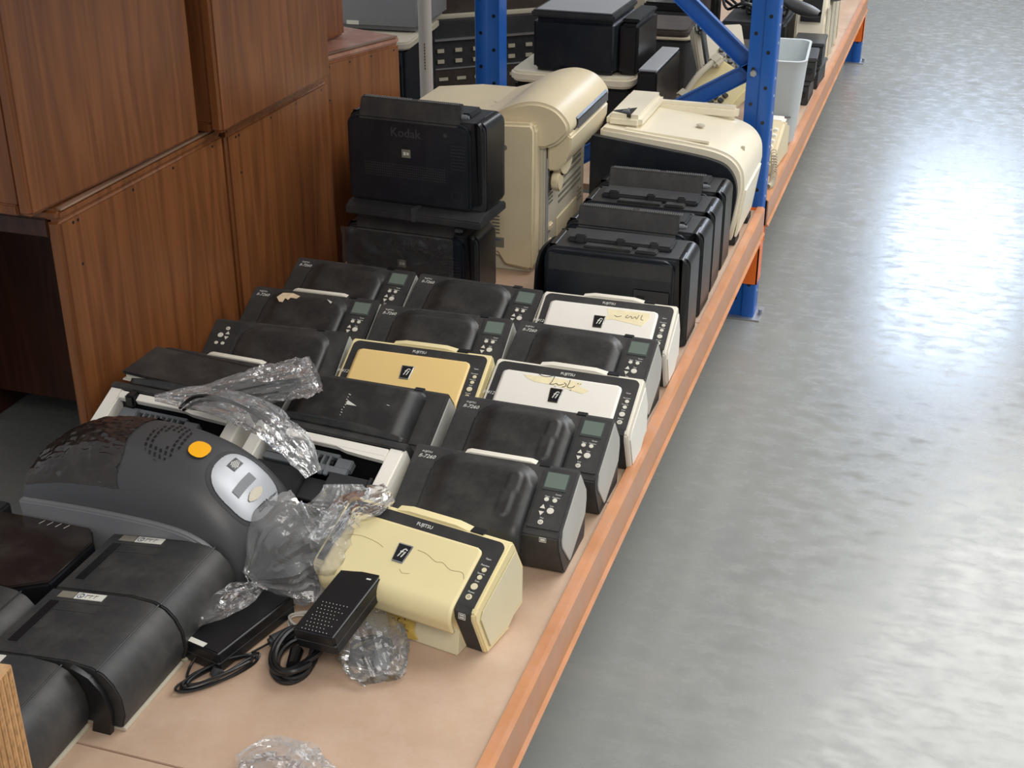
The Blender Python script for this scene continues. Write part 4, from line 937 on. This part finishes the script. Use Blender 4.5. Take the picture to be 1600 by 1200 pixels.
bm = bmesh.new(); cyl(bm, (-0.885, 1.505, SZ+0.016), (-0.863, 1.538, SZ+0.018), 0.0105, n=18); cyl(bm, (-0.888, 1.501, SZ+0.016), (-0.860, 1.542, SZ+0.018), 0.007, n=14); obj('ferrite', bm, 'dark', t)
bm = bmesh.new(); cyl(bm, (-0.938, 1.418, SZ+0.002), (-0.934, 1.424, SZ+0.012), 0.009, n=10); obj('tie', bm, 'emboss', t)
bm = bmesh.new(); tube(bm, loops(4, -0.862, 1.578, 0.022, 0.040, math.radians(80), 0.002, SZ, 0.006, 9), 0.002, 6, 4); tag(obj('thin_lead', bm, 'whitecable'), 'thin white lead coiled behind the ferrite cylinder', 'cable')

# ------------------------------------------------------------------ crinkled plastic bags
def bag(label, path, radii, seed, flat=0.6, mat='film', amp=0.25, nu=70, nv=60, crimp=True, name='plastic_bag', floor_z=None):
    P = smooth_path(path, 12); m = len(P)-1; P_len = sum((b-a).length for a, b in zip(P, P[1:]))
    def f(i, j):
        s = i*m; k = min(int(s), m-1); c = P[k].lerp(P[k+1], s-k)
        d = (P[min(k+1, m)]-P[max(k-1, 0)]).normalized(); side = d.cross(Vector((0, 0, 1)));
        if side.length < 1e-3: side = Vector((1, 0, 0))
        side.normalize(); up = side.cross(d)
        n_ = len(radii)-1; q = i*n_; kk = min(int(q), n_-1); ff = q-kk; ff = ff*ff*(3-2*ff); R_ = radii[kk]*(1-ff)+radii[kk+1]*ff
        a = 2*PI*j
        v = Vector((math.cos(a), math.sin(a), 0))
        base = side*math.cos(a)*R_+up*math.sin(a)*R_*flat
        pt = c+base
        nn = 0.0
        ln = i*P_len
        q3 = Vector((math.cos(a)*1.7+seed*3.1, math.sin(a)*1.7, ln*9)); q4 = Vector((math.cos(a)*4.6+seed, math.sin(a)*4.6+i*2, ln*16)); q5 = Vector((math.cos(a)*9+seed, math.sin(a)*9, ln*60+seed))
        r1 = 1-abs(noise.noise(q3))*2.4; r2 = 1-abs(noise.noise(q4))*2.2; r3 = 1-abs(noise.noise(q5))*2
        nn = (r1*0.75+r2*0.65+r3*0.16-0.6)
        if i > 0.8 or i < 0.12: nn += 0.5*math.sin(a*9+seed)*(sstep(0.8, 1, i)+sstep(0.12, 0, i))
        pt = c+base*(1+amp*nn)
        fz = SZ+0.0015 if floor_z is None else floor_z
        if pt.z < fz: pt.z = fz+0.001*abs(nn)
        return pt
    bm = bmesh.new(); grid(bm, f, nu, nv)
    o = obj(name, bm, mat, None, sharp=18); tag(o, label, 'plastic bag', None); return o
# big bag between card printer and the cream scanner, with a bundle inside
t = thing('cable_bundle', 'dark cable and adapter bundle inside the big crinkled bag', 'cable')
bm = bmesh.new(); box(bm, -0.05, 0.05, -0.06, 0.06, 0, 0.045, 0.012, Matrix.Translation((-0.925, 1.71, SZ+0.004)) @ Matrix.Rotation(-0.5, 4, 'Z'), 3); obj('adapter_block', bm, 'dark', t)
bm = bmesh.new(); tube(bm, loops(4, -0.90, 1.70, 0.06, 0.035, 0.4, 0.004, SZ+0.05, 0.012, 11), 0.004, 7, 4); obj('coiled_lead', bm, 'cable', t)
bag('large crinkled clear bag between the graphite card printer and the front cream scanner', [(-0.97, 1.595, SZ+0.055), (-0.925, 1.655, SZ+0.072), (-0.885, 1.695, SZ+0.082), (-0.868, 1.735, SZ+0.11), (-0.875, 1.765, SZ+0.155)], [0.015, 0.092, 0.10, 0.085, 0.052, 0.026], 2, 0.74, mat='filmwhite', amp=0.32)
bag('twisted neck of clear plastic bag resting on the corner of the front cream scanner', [(-0.86, 1.655, SZ+0.10), (-0.835, 1.70, SZ+0.145), (-0.80, 1.715, SZ+0.165), (-0.778, 1.735, SZ+0.175)], [0.03, 0.034, 0.032, 0.02], 5, 0.5, amp=0.35, nu=50, nv=40)
bag('clear bag of dark cables draped across the open scanners by the cabinets', [(-1.275, 1.845, SZ+0.215), (-1.20, 1.90, SZ+0.205), (-1.13, 1.965, SZ+0.205), (-1.08, 2.01, SZ+0.205), (-1.05, 2.035, SZ+0.21)], [0.008, 0.028, 0.042, 0.05, 0.052, 0.046], 8, 0.5, amp=0.32)
t = thing('cable_bundle', 'black cable bundle inside the bag draped over the open scanners', 'cable')
bm = bmesh.new(); tube(bm, loops(4, -1.13, 1.965, 0.07, 0.018, 0.75, 0.0035, SZ+0.188, 0.01, 21), 0.0035, 7, 4); box(bm, -0.05, 0.05, -0.022, 0.022, 0, 0.025, 0.008, Matrix.Translation((-1.165, 1.945, SZ+0.185)) @ Matrix.Rotation(0.75, 4, 'Z'), 3); obj('coiled_lead', bm, 'dark', t)
bag('narrow clear bag trailing along the back of the graphite card printer', [(-1.22, 1.86, SZ+0.205), (-1.14, 1.855, SZ+0.22), (-1.06, 1.85, SZ+0.205), (-1.00, 1.845, SZ+0.165), (-0.965, 1.835, SZ+0.12)], [0.012, 0.032, 0.034, 0.030, 0.016], 12, 0.6, amp=0.35, nu=60, nv=36)
bm = bmesh.new(); tube(bm, [(-1.235, 1.86, SZ+0.195), (-1.19, 1.85, SZ+0.23), (-1.13, 1.853, SZ+0.228), (-1.05, 1.85, SZ+0.20), (-0.99, 1.846, SZ+0.15)], 0.0035, 7); tube(bm, [(-1.23, 1.862, SZ+0.19), (-1.18, 1.856, SZ+0.221), (-1.12, 1.86, SZ+0.22), (-1.05, 1.857, SZ+0.19)], 0.003, 7)
tag(obj('usb_lead', bm, 'cable'), 'black lead arching inside the narrow bag behind the card printer', 'cable')
bag('small clear bag of metal parts on bare board in front of the cream scanner', [(-0.775, 1.60, SZ+0.022), (-0.745, 1.56, SZ+0.026), (-0.715, 1.515, SZ+0.022), (-0.690, 1.478, SZ+0.008)], [0.018, 0.045, 0.05, 0.045, 0.03], 17, 0.5, amp=0.3, nu=50, nv=44)
t = thing('cable_bundle', 'short dark cable and plug inside the small bag', 'cable')
bm = bmesh.new(); tube(bm, loops(3, -0.735, 1.545, 0.032, 0.022, 0.9, 0.0032, SZ+0.004, 0.008, 31), 0.0032, 7, 4); obj('coiled_lead', bm, 'dark', t)
bm = bmesh.new(); box(bm, -0.012, 0.012, -0.02, 0.02, 0, 0.014, 0.003, Matrix.Translation((-0.71, 1.525, SZ+0.003)) @ Matrix.Rotation(0.5, 4, 'Z')); obj('plug', bm, 'midgrey', t)
bag('thin clear bag lying along the left adapter beside the compact printers', [(-1.0, 1.47, SZ+0.05), (-0.975, 1.53, SZ+0.055), (-0.95, 1.59, SZ+0.05)], [0.012, 0.026, 0.026, 0.012], 23, 0.5, amp=0.35, nu=36, nv=30, mat='filmdark', floor_z=SZ+0.041)
bag('crumpled bag on the board at the very bottom of the photo', [(-0.80, 1.235, SZ+0.02), (-0.75, 1.255, SZ+0.024), (-0.70, 1.25, SZ+0.022), (-0.66, 1.24, SZ+0.012)], [0.02, 0.04, 0.042, 0.03, 0.012], 29, 0.55, amp=0.4, nu=50, nv=40)

# ------------------------------------------------------------------ wooden cabinets
def cabinet(label, loc, rz, D, W, H, dusty=False, closed=False, back_z=0.12):
    """origin: aisle-side near corner on its support; W along local y, D back along -x"""
    t = thing('wooden_cabinet', label, 'cabinet', loc, rz, 'wooden cabinets')
    th = 0.03
    bm = bmesh.new(); box(bm, -th, 0, 0, W, 0, H-0.02, 0.007, seg=3); obj('side_panel', bm, 'wood', t)
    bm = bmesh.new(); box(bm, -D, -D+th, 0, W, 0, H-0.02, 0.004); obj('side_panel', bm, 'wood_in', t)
    bm = bmesh.new(); box(bm, -D, 0, 0, W, H-0.021, H, 0.006, seg=3); obj('top_board', bm, 'woodtop' if dusty else 'wood', t)
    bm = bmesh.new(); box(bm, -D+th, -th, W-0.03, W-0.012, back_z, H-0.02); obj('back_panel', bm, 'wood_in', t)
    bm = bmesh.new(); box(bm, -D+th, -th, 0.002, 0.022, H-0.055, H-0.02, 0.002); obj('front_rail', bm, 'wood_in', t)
    if closed:
        bm = bmesh.new(); box(bm, -D+th, -th, 0.004, 0.02, 0.12 if loc[2] < 0.5 else 0.02, H-0.055, 0.001); obj('front_panel', bm, 'wood', t)
        if loc[2] > 0.5: bm = bmesh.new(); box(bm, -D+th, -th, 0, W, 0, 0.02, 0.003); obj('bottom_board', bm, 'wood', t)
    bm = bmesh.new()
    for yy in (0.04, 0.055, W*0.4, W*0.65, W*0.92): cyl(bm, (-0.0008, yy, H-0.035), (0.0004, yy, H-0.035), 0.0032, n=8)
    cyl(bm, (-0.0008, 0.05, H-0.12), (0.0004, 0.05, H-0.12), 0.0028, n=8); obj('nail_holes', bm, 'jet', t)['kind'] = 'stuff'
    bm = bmesh.new(); box(bm, -0.012, 0.0006, 0.01, W-0.01, H-0.003, H+0.0012, 0.0005); obj('worn_edge', bm, 'woodedge', t)
    return t
cabinet('open brown wooden cabinet nearest the camera on the lower tier', (-1.50, 1.95, 0), 0, 0.85, 0.60, 0.857)
cabinet('brown wooden cabinet second on the lower tier, behind the nearest one', (-1.50, 2.565, 0), 0, 0.80, 0.525, 0.850, closed=True)
cabinet('brown wooden cabinet third on the lower tier, turned slightly, dusty top showing', (-1.545, 3.105, 0), math.radians(-19), 0.60, 0.33, 0.880, True, closed=True)
cabinet('brown wooden cabinet nearest the camera on the upper tier', (-1.514, 1.895, 0.860), math.radians(-2), 0.75, 0.555, 0.80, closed=True)
cabinet('brown wooden cabinet second on the upper tier', (-1.457, 2.478, 0.860), 0, 0.75, 0.54, 0.80, closed=True)
cabinet('brown wooden cabinet third on the upper tier, set back above the dusty top', (-1.60, 3.03, 0.883), math.radians(-4), 0.60, 0.34, 0.78, closed=True)
# pine plank at the lower left
t = thing('pine_plank', 'pale pine plank leaning upright at the lower left corner', 'plank', (-0.955, 1.03, SZ), 0)
Mp = Matrix.Rotation(math.radians(8), 4, 'Z')
bm = bmesh.new(); box(bm, -0.06, 0.0, -0.06, 0.0, 0, 0.31, 0.002, Mp); obj('plank_board', bm, 'plank', t)
bm = bmesh.new(); 
for k in range(5): box(bm, 0.0, 0.0012, -0.056+k*0.011, -0.050+k*0.011, 0.002, 0.308, 0, Mp)
obj('plywood_layers', bm, 'plyedge', t)

# ------------------------------------------------------------------ things beyond the upright, on the far shelf
# black printer on a flat multifunction printer
t = thing('multifunction_printer', 'flat black multifunction printer with white lid behind the cream printer', 'printer', (-1.005, 4.32, SZ), math.radians(0))
bm = bmesh.new(); box(bm, -0.40, 0.0, 0, 0.38, 0, 0.20, 0.01); obj('body', bm, 'jet', t)
bm = bmesh.new(); prism(bm, rrect(-0.42, 0.012, -0.01, 0.40, 0.05), 0.20, 0.235, 'z', 0.008); obj('scanner_lid', bm, 'p_white', t)
t = thing('multifunction_printer', 'upright black office machine with silver edge beside the white lid', 'printer', (-0.985, 4.25, SZ), math.radians(0))
bm = bmesh.new(); box(bm, 0.02, 0.085, 0, 0.36, 0, 0.28, 0.006); obj('body', bm, 'jet', t)
bm = bmesh.new(); box(bm, 0.022, 0.083, 0.004, 0.355, 0.28, 0.286, 0.002); obj('silver_edge', bm, 'silver', t)
t = thing('inkjet_printer', 'boxy black printer with grey glass top stacked on the white lid', 'printer', (-1.06, 4.33, SZ+0.237), math.radians(-1))
bm = bmesh.new(); box(bm, -0.285, 0.0, 0, 0.30, 0, 0.175, 0.014, seg=3); obj('body', bm, 'navy', t)
bm = bmesh.new(); box(bm, -0.29, -0.005, -0.004, 0.30, 0.178, 0.20, 0.006); obj('scanner_lid', bm, 'dark', t)
bm = bmesh.new(); box(bm, -0.275, -0.02, 0.01, 0.29, 0.20, 0.2015); obj('glass_top', bm, 'silver', t)
bm = bmesh.new(); box(bm, 0.004, 0.068, 0.03, 0.30, 0.0, 0.165, 0.01); box(bm, 0.006, 0.066, 0.052, 0.298, 0.168, 0.18, 0.004); obj('side_unit', bm, 'jet', t)
bm = bmesh.new(); box(bm, -0.19, -0.10, -0.006, 0.0, 0.002, 0.02, 0.003); obj('tray_catch', bm, 'jet', t)
t = thing('label_printer', 'dark box printer with tan rim right of the stacked black printer', 'printer', (-0.99, 4.88, SZ), math.radians(4))
bm = bmesh.new(); prism(bm, rrect(-0.20, 0.07, 0, 0.28, 0.03), 0, 0.25, 'z', 0.01); obj('body', bm, 'dark', t)
bm = bmesh.new(); prism(bm, rrect(-0.205, 0.075, -0.005, 0.285, 0.035), 0.25, 0.258, 'z', 0.002); obj('rim', bm, 'beigecable', t)
bm = bmesh.new(); prism(bm, rrect(-0.195, 0.065, 0.005, 0.275, 0.03), 0.258, 0.285, 'z', 0.008); obj('lid', bm, 'brown', t)
def telephone(label, loc, rz, tilt, mat, dark='midgrey'):
    t = thing('desk_telephone', label, 'telephone', loc, rz, 'old telephones'); t.rotation_euler = (tilt[0], tilt[1], rz)
    bm = bmesh.new(); prism(bm, [(0, 0), (0.20, 0), (0.20, 0.055), (0.05, 0.03), (0, 0.02)], -0.09, 0.09, 'x', 0.005); obj('base', bm, mat, t)
    bm = bmesh.new(); tube(bm, [(-0.065, 0.02, 0.045), (-0.07, 0.10, 0.07), (-0.065, 0.18, 0.075)], 0.010, 10); box(bm, -0.09, -0.042, 0.0, 0.045, 0.035, 0.06, 0.01); box(bm, -0.09, -0.042, 0.155, 0.20, 0.055, 0.085, 0.01); obj('handset', bm, dark, t)
    bm = bmesh.new()
    for i in range(3):
        for j in range(4): box(bm, -0.01+i*0.026, 0.008+i*0.026, 0.03+j*0.022, 0.045+j*0.022, 0.03+j*0.003, 0.04+j*0.0035, 0.002)
    obj('keys', bm, 'emboss' if mat != 'midgrey' else 'jet', t); return t
telephone('grey desk telephone with dark round pads, behind the white printer', (-0.85, 3.98, SZ+0.01), math.radians(12), (math.radians(8), 0), 'midgrey', 'emboss')
telephone('beige desk telephone tilted against the brace', (-0.80, 4.42, SZ+0.10), math.radians(-35), (math.radians(35), math.radians(15)), 'cream', 'p_grey')
telephone('pale desk telephone with dark keypad beneath the lower brace', (-0.655, 4.02, SZ+0.04), math.radians(-4), (math.radians(20), math.radians(-12)), 'p_grey', 'p_cream')
telephone('grey keypad telephone upended behind the diagonal brace', (-0.76, 4.72, SZ+0.15), math.radians(30), (math.radians(45), 0), 'p_grey', 'emboss')
bm = bmesh.new(); box(bm, -0.88, -0.72, 4.36, 4.80, SZ, SZ+0.06, 0.02); tag(obj('cushioned_case', bm, 'brown'), 'low brown case under the beige telephones', 'case')
# pale grey waste bin
t = thing('waste_bin', 'pale grey plastic bin beside the blue upright', 'bin', (-0.565, 4.66, SZ), math.radians(4))
bm = bmesh.new()
def binring(z, k, r=0.035): return [Vector((x, y, z)) for x, y in rrect(-0.085*k, 0.085*k, -0.16*k, 0.16*k, r*k, 6)]
rings = [binring(0.0, 0.85), binring(0.26, 1.08), binring(0.285, 1.12), binring(0.292, 1.15), binring(0.292, 1.05), binring(0.26, 1.0), binring(0.01, 0.8)]
R_ = [[bm.verts.new(p) for p in r_] for r_ in rings]
for A, B in zip(R_, R_[1:]):
    for k in range(len(A)): bm.faces.new([A[k], A[(k+1) % len(A)], B[(k+1) % len(A)], B[k]])
bm.faces.new(list(reversed(R_[0]))); bm.faces.new(R_[-1]); obj('tub', bm, 'bin', t)
bm = bmesh.new(); box(bm, -0.06, 0.06, -0.1605, -0.155, 0.10, 0.105); obj('moulded_line', bm, 'skirt', t)
# beige terminal and curly cord next to the upright
t = thing('keypad_terminal', 'beige keypad terminal leaning between bin and blue upright', 'terminal', (-0.558, 4.17, SZ), math.radians(-4)); t.rotation_euler[0] = math.radians(3)
bm = bmesh.new(); prism(bm, [(0, 0), (0.24, 0), (0.24, 0.10), (0.16, 0.13), (0.0, 0.045)], -0.06, 0.06, 'x', 0.008); obj('base', bm, 'p_cream', t)
bm = bmesh.new(); box(bm, -0.05, 0.05, 0.175, 0.235, 0.105, 0.125, 0.008); obj('rim', bm, 'whitepanel', t)
bm = bmesh.new()
for i in range(5):
    for j in range(5): box(bm, -0.045+i*0.019, -0.032+i*0.019, 0.03+j*0.022, 0.044+j*0.022, 0.055+j*0.0115, 0.07+j*0.0115, 0.002)
obj('keys', bm, 'whitepanel', t)
bm = bmesh.new(); pts = []
for k in range(150):
    a = k*0.9; u = k/150
    cx = -0.492+0.012*math.sin(u*3.0); cy = 4.10-0.10*u; cz = SZ+0.10-0.085*math.sin(u*PI*0.6)
    pts.append((cx+0.009*math.cos(a), cy+0.002, cz+0.009*math.sin(a)))
tube(bm, pts, 0.0018, 6, 2); tag(obj('coiled_cord', bm, 'beigecable'), 'beige coiled telephone cord hanging beside the blue upright', 'cable')
# black trays
def tray(label, loc, rz, m='dark'):
    t = thing('cash_tray', label, 'tray', loc, rz, 'black stacked trays')
    bm = bmesh.new(); box(bm, -0.055, 0.055, -0.09, 0.09, 0, 0.075, 0.004); obj('tray_body', bm, m, t)
    bm = bmesh.new(); box(bm, -0.06, 0.06, -0.095, 0.095, 0.075, 0.088, 0.003); obj('rim', bm, 'emboss', t)
    bm = bmesh.new(); box(bm, -0.02, 0.045, -0.1, -0.09, 0.03, 0.05, 0.003); obj('handle', bm, 'jet', t); return t
a = tray('black plastic tray at the shelf edge, just beyond the bin', (-0.555, 5.16, SZ), 0)
dup(a, (-0.545, 5.16, SZ+0.089), math.radians(4), 'black plastic tray on top of the one beyond the bin')
dup(a, (-0.545, 5.42, SZ), math.radians(-3), 'black plastic tray at the shelf edge, farther from the bin')
dup(a, (-0.545, 5.42, SZ+0.089), math.radians(2), 'black plastic tray stacked highest near the white consoles')
# handsets and cables
def handset(label, loc, rz, tilt):
    t = thing('barcode_scanner', label, 'barcode scanner', loc, rz, 'dark handheld units'); t.rotation_euler = (tilt, 0, rz)
    bm = bmesh.new()
    def f(i, j):
        a = 2*PI*j; q = i; r_ = 0.028*math.sin(PI*min(0.98, 0.06+q*0.92))**0.5; return Vector((r_*1.25*math.cos(a), 0.17*q-0.08, 0.032+r_*math.sin(a)*0.9+0.02*q*q))
    grid(bm, f, 16, 16); obj('shell', bm, 'emboss', t)
    bm = bmesh.new(); box(bm, -0.022, 0.022, 0.07, 0.092, 0.035, 0.07, 0.008); obj('window', bm, 'jet', t); return t
h = handset('dark rounded handheld unit next to the bin top', (-0.68, 5.02, SZ+0.145), math.radians(20), 0.1)
dup(h, (-0.60, 5.48, SZ+0.24), math.radians(70), 'dark handheld unit lying in front of the white consoles')
dup(h, (-0.55, 5.75, SZ+0.25), math.radians(110), 'dark handheld unit leaning on the first white console')
t = thing('storage_box', 'dark grey box full of cables behind the bin', 'box', (-0.74, 5.12, SZ))
bm = bmesh.new(); box(bm, -0.16, 0.08, 0, 0.30, 0, 0.16, 0.02); obj('box_body', bm, 'brown', t)
t = thing('storage_box', 'long black crate holding the cable heap', 'box', (-0.70, 5.52, SZ))
bm = bmesh.new(); box(bm, -0.22, 0.04, 0, 0.60, 0, 0.20, 0.01); obj('box_body', bm, 'dark', t)
bm = bmesh.new()
rnd = random.Random(4)
for k in range(16):
    cx, cy = rnd.uniform(-0.88, -0.74), rnd.uniform(5.6, 6.0); rr = rnd.uniform(0.05, 0.11)
    tube(bm, [(cx+rr*math.cos(a)*rnd.uniform(.8, 1.2), cy+rr*math.sin(a)*rnd.uniform(.8, 1.2), SZ+0.215+rnd.uniform(0, 0.06)) for a in [q*PI/4 for q in range(8)]], 0.006, 6, 4, True)
o = tag(obj('cable_heap', bm, 'cable'), 'tangled heap of black cables in the far crate', 'cables'); o['kind'] = 'stuff'
def console(label, loc, rz):
    t = thing('card_terminal', label, 'terminal', loc, rz, 'white consoles'); 
    bm = bmesh.new(); prism(bm, [(0, 0.0), (0.12, 0.0), (0.12, 0.30), (0.05, 0.30), (0.0, 0.20)], -0.10, 0.02, 'x', 0.008); obj('housing', bm, 'p_white', t)
    bm = bmesh.new(); box(bm, 0.021, 0.024, 0.02, 0.10, 0.03, 0.26, 0.001); obj('side_plate', bm, 'p_grey', t)
    bm = bmesh.new(); prism(bm, [(-0.002, 0.21), (0.045, 0.302), (0.052, 0.302), (0.004, 0.205)], -0.08, 0.0, 'x'); obj('screen', bm, 'jet', t); return t
c = console('white console nearest in the far row along the beam', (-0.53, 5.58, SZ), 0)
for k, (y, lab) in enumerate(((5.76, 'white console second in the far row along the beam'), (5.94, 'white console third in the far row along the beam'), (6.12, 'white console fourth in the far row, near the frame top'))):
    dup(c, (-0.53, y, SZ), math.radians(3*(k-1)), lab)
# dark machines further back on the far shelf
t = thing('desktop_computer', 'black desktop computer behind the diagonal brace', 'computer', (-1.09, 5.30, SZ), math.radians(0))
bm = bmesh.new(); box(bm, -0.10, 0.10, 0, 0.38, 0, 0.30, 0.008); obj('case', bm, 'jet', t)
bm = bmesh.new(); box(bm, -0.08, 0.08, -0.004, 0, 0.03, 0.27, 0.003); obj('front_bezel', bm, 'dark', t)
t = thing('monitor', 'dark monitor lying back near the frame top', 'monitor', (-1.0, 5.9, SZ+0.004), math.radians(-12))
bm = bmesh.new(); box(bm, -0.22, 0.0, 0, 0.05, 0.05, 0.34, 0.01); obj('panel_case', bm, 'dark', t)
bm = bmesh.new(); box(bm, -0.205, -0.015, -0.003, 0.001, 0.07, 0.325); obj('screen', bm, 'jet', t)
bm = bmesh.new(); box(bm, -0.18, -0.04, -0.03, 0.10, 0, 0.012, 0.004); box(bm, -0.13, -0.09, 0.02, 0.06, 0.01, 0.06); obj('stand', bm, 'jet', t)
t = thing('white_case', 'white upright case between black printer and diagonal brace', 'case', (-1.26, 5.45, SZ), 0)
bm = bmesh.new(); box(bm, -0.05, 0.06, 0, 0.22, 0, 0.42, 0.006); obj('case', bm, 'p_white', t)
bm = bmesh.new(); box(bm, -0.03, 0.04, -0.003, 0, 0.05, 0.36, 0.001); obj('front_plate', bm, 'p_grey', t)

# ------------------------------------------------------------------ pole and the row behind on the left
t = thing('support_pole', 'cream painted steel pole standing behind the rack', 'pole', (-1.675, 4.20, 0))
bm = bmesh.new(); cyl(bm, (0, 0, 0), (0, 0, 3.0), 0.0225, n=24); obj('pipe', bm, 'pole', t)
bm = bmesh.new(); cyl(bm, (0, 0, 0), (0, 0, 0.008), 0.06, n=24); obj('base_flange', bm, 'pole', t)
bm = bmesh.new()
for k in range(9): box(bm, 0.004, 0.0065, -0.0236, -0.021, 0.60+k*0.010, 0.606+k*0.010)
obj('printed_marks', bm, 'darkink', t)
t = thing('office_printer', 'black office printer with pale grey lid behind the pole', 'printer', (-2.02, 4.85, 0), math.radians(6))
bm = bmesh.new(); box(bm, -0.50, 0.0, 0, 0.45, 0.0, 0.50, 0.012); obj('body', bm, 'navy', t)
bm = bmesh.new(); prism(bm, rrect(-0.52, 0.02, -0.02, 0.47, 0.04), 0.50, 0.53, 'z', 0.006); obj('lid', bm, 'p_grey', t)
bm = bmesh.new(); box(bm, -0.32, -0.02, -0.006, 0.0, 0.30, 0.44, 0.004); box(bm, -0.32, -0.02, -0.006, 0.0, 0.08, 0.24, 0.004); obj('paper_drawer', bm, 'jet', t)
bm = bmesh.new(); box(bm, -0.08, -0.01, -0.009, -0.006, 0.16, 0.21); obj('label', bm, 'silverlabel', t)
t = thing('office_copier', 'grey copier with white tag standing above the black office printer', 'copier', (-2.02, 5.0, 0.535), math.radians(4))
bm = bmesh.new(); prism(bm, [(0, 0), (0.4, 0), (0.4, 0.30), (0.08, 0.30), (0.0, 0.06)], -0.52, 0.0, 'x', 0.02, seg=3); obj('body', bm, 'skirt', t)
bm = bmesh.new(); box(bm, -0.30, -0.25, -0.003, 0.0, 0.02, 0.035); obj('label', bm, 'label', t)
t = thing('equipment_rack', 'dark brown equipment case with silver trim behind the rear upright', 'case', (-2.16, 5.30, 0), math.radians(38))
bm = bmesh.new(); box(bm, 0.0, 0.70, 0, 0.5, 0.0, 0.30, 0.01); obj('lower_case', bm, 'brown', t)
bm = bmesh.new(); box(bm, 0.02, 0.70, 0.02, 0.5, 0.30, 0.50, 0.006); up_ = obj('upper_case', bm, 'dark', t)
bm = bmesh.new(); box(bm, 0.0, 0.70, -0.008, 0.0, 0.17, 0.178); box(bm, 0.02, 0.70, 0.008, 0.02, 0.42, 0.428); box(bm, 0.02, 0.70, 0.008, 0.02, 0.30, 0.305); obj('silver_trim', bm, 'steel', t)
bm = bmesh.new()
for k in range(7): box(bm, 0.10+k*0.08, 0.14+k*0.08, -0.004, 0.001, 0.255, 0.268); box(bm, 0.10+k*0.08, 0.13+k*0.08, 0.012, 0.021, 0.37, 0.385); box(bm, 0.10+k*0.08, 0.13+k*0.08, 0.012, 0.021, 0.325, 0.34)
obj('rack_slots', bm, 'p_grey', t)['kind'] = 'stuff'
t = thing('flat_case', 'warm grey flat case leaning on top of the brown equipment case', 'case', (-2.12, 5.42, 0.501), math.radians(38))
bm = bmesh.new(); box(bm, 0.0, 0.6, 0.0, 0.4, 0.0, 0.16, 0.008); obj('case_body', bm, 'brown', t)
bm = bmesh.new(); box(bm, -0.01, 0.6, -0.02, 0.0, 0.0, 0.02, 0.004); obj('case_edge', bm, 'p_grey', t)
bm = bmesh.new(); box(bm, -1.95, -1.60, 4.35, 4.75, 0.0, 0.34, 0.006); t = tag(obj('cardboard_box', bm, 'brown'), 'low brown carton on the floor behind the pole', 'box')
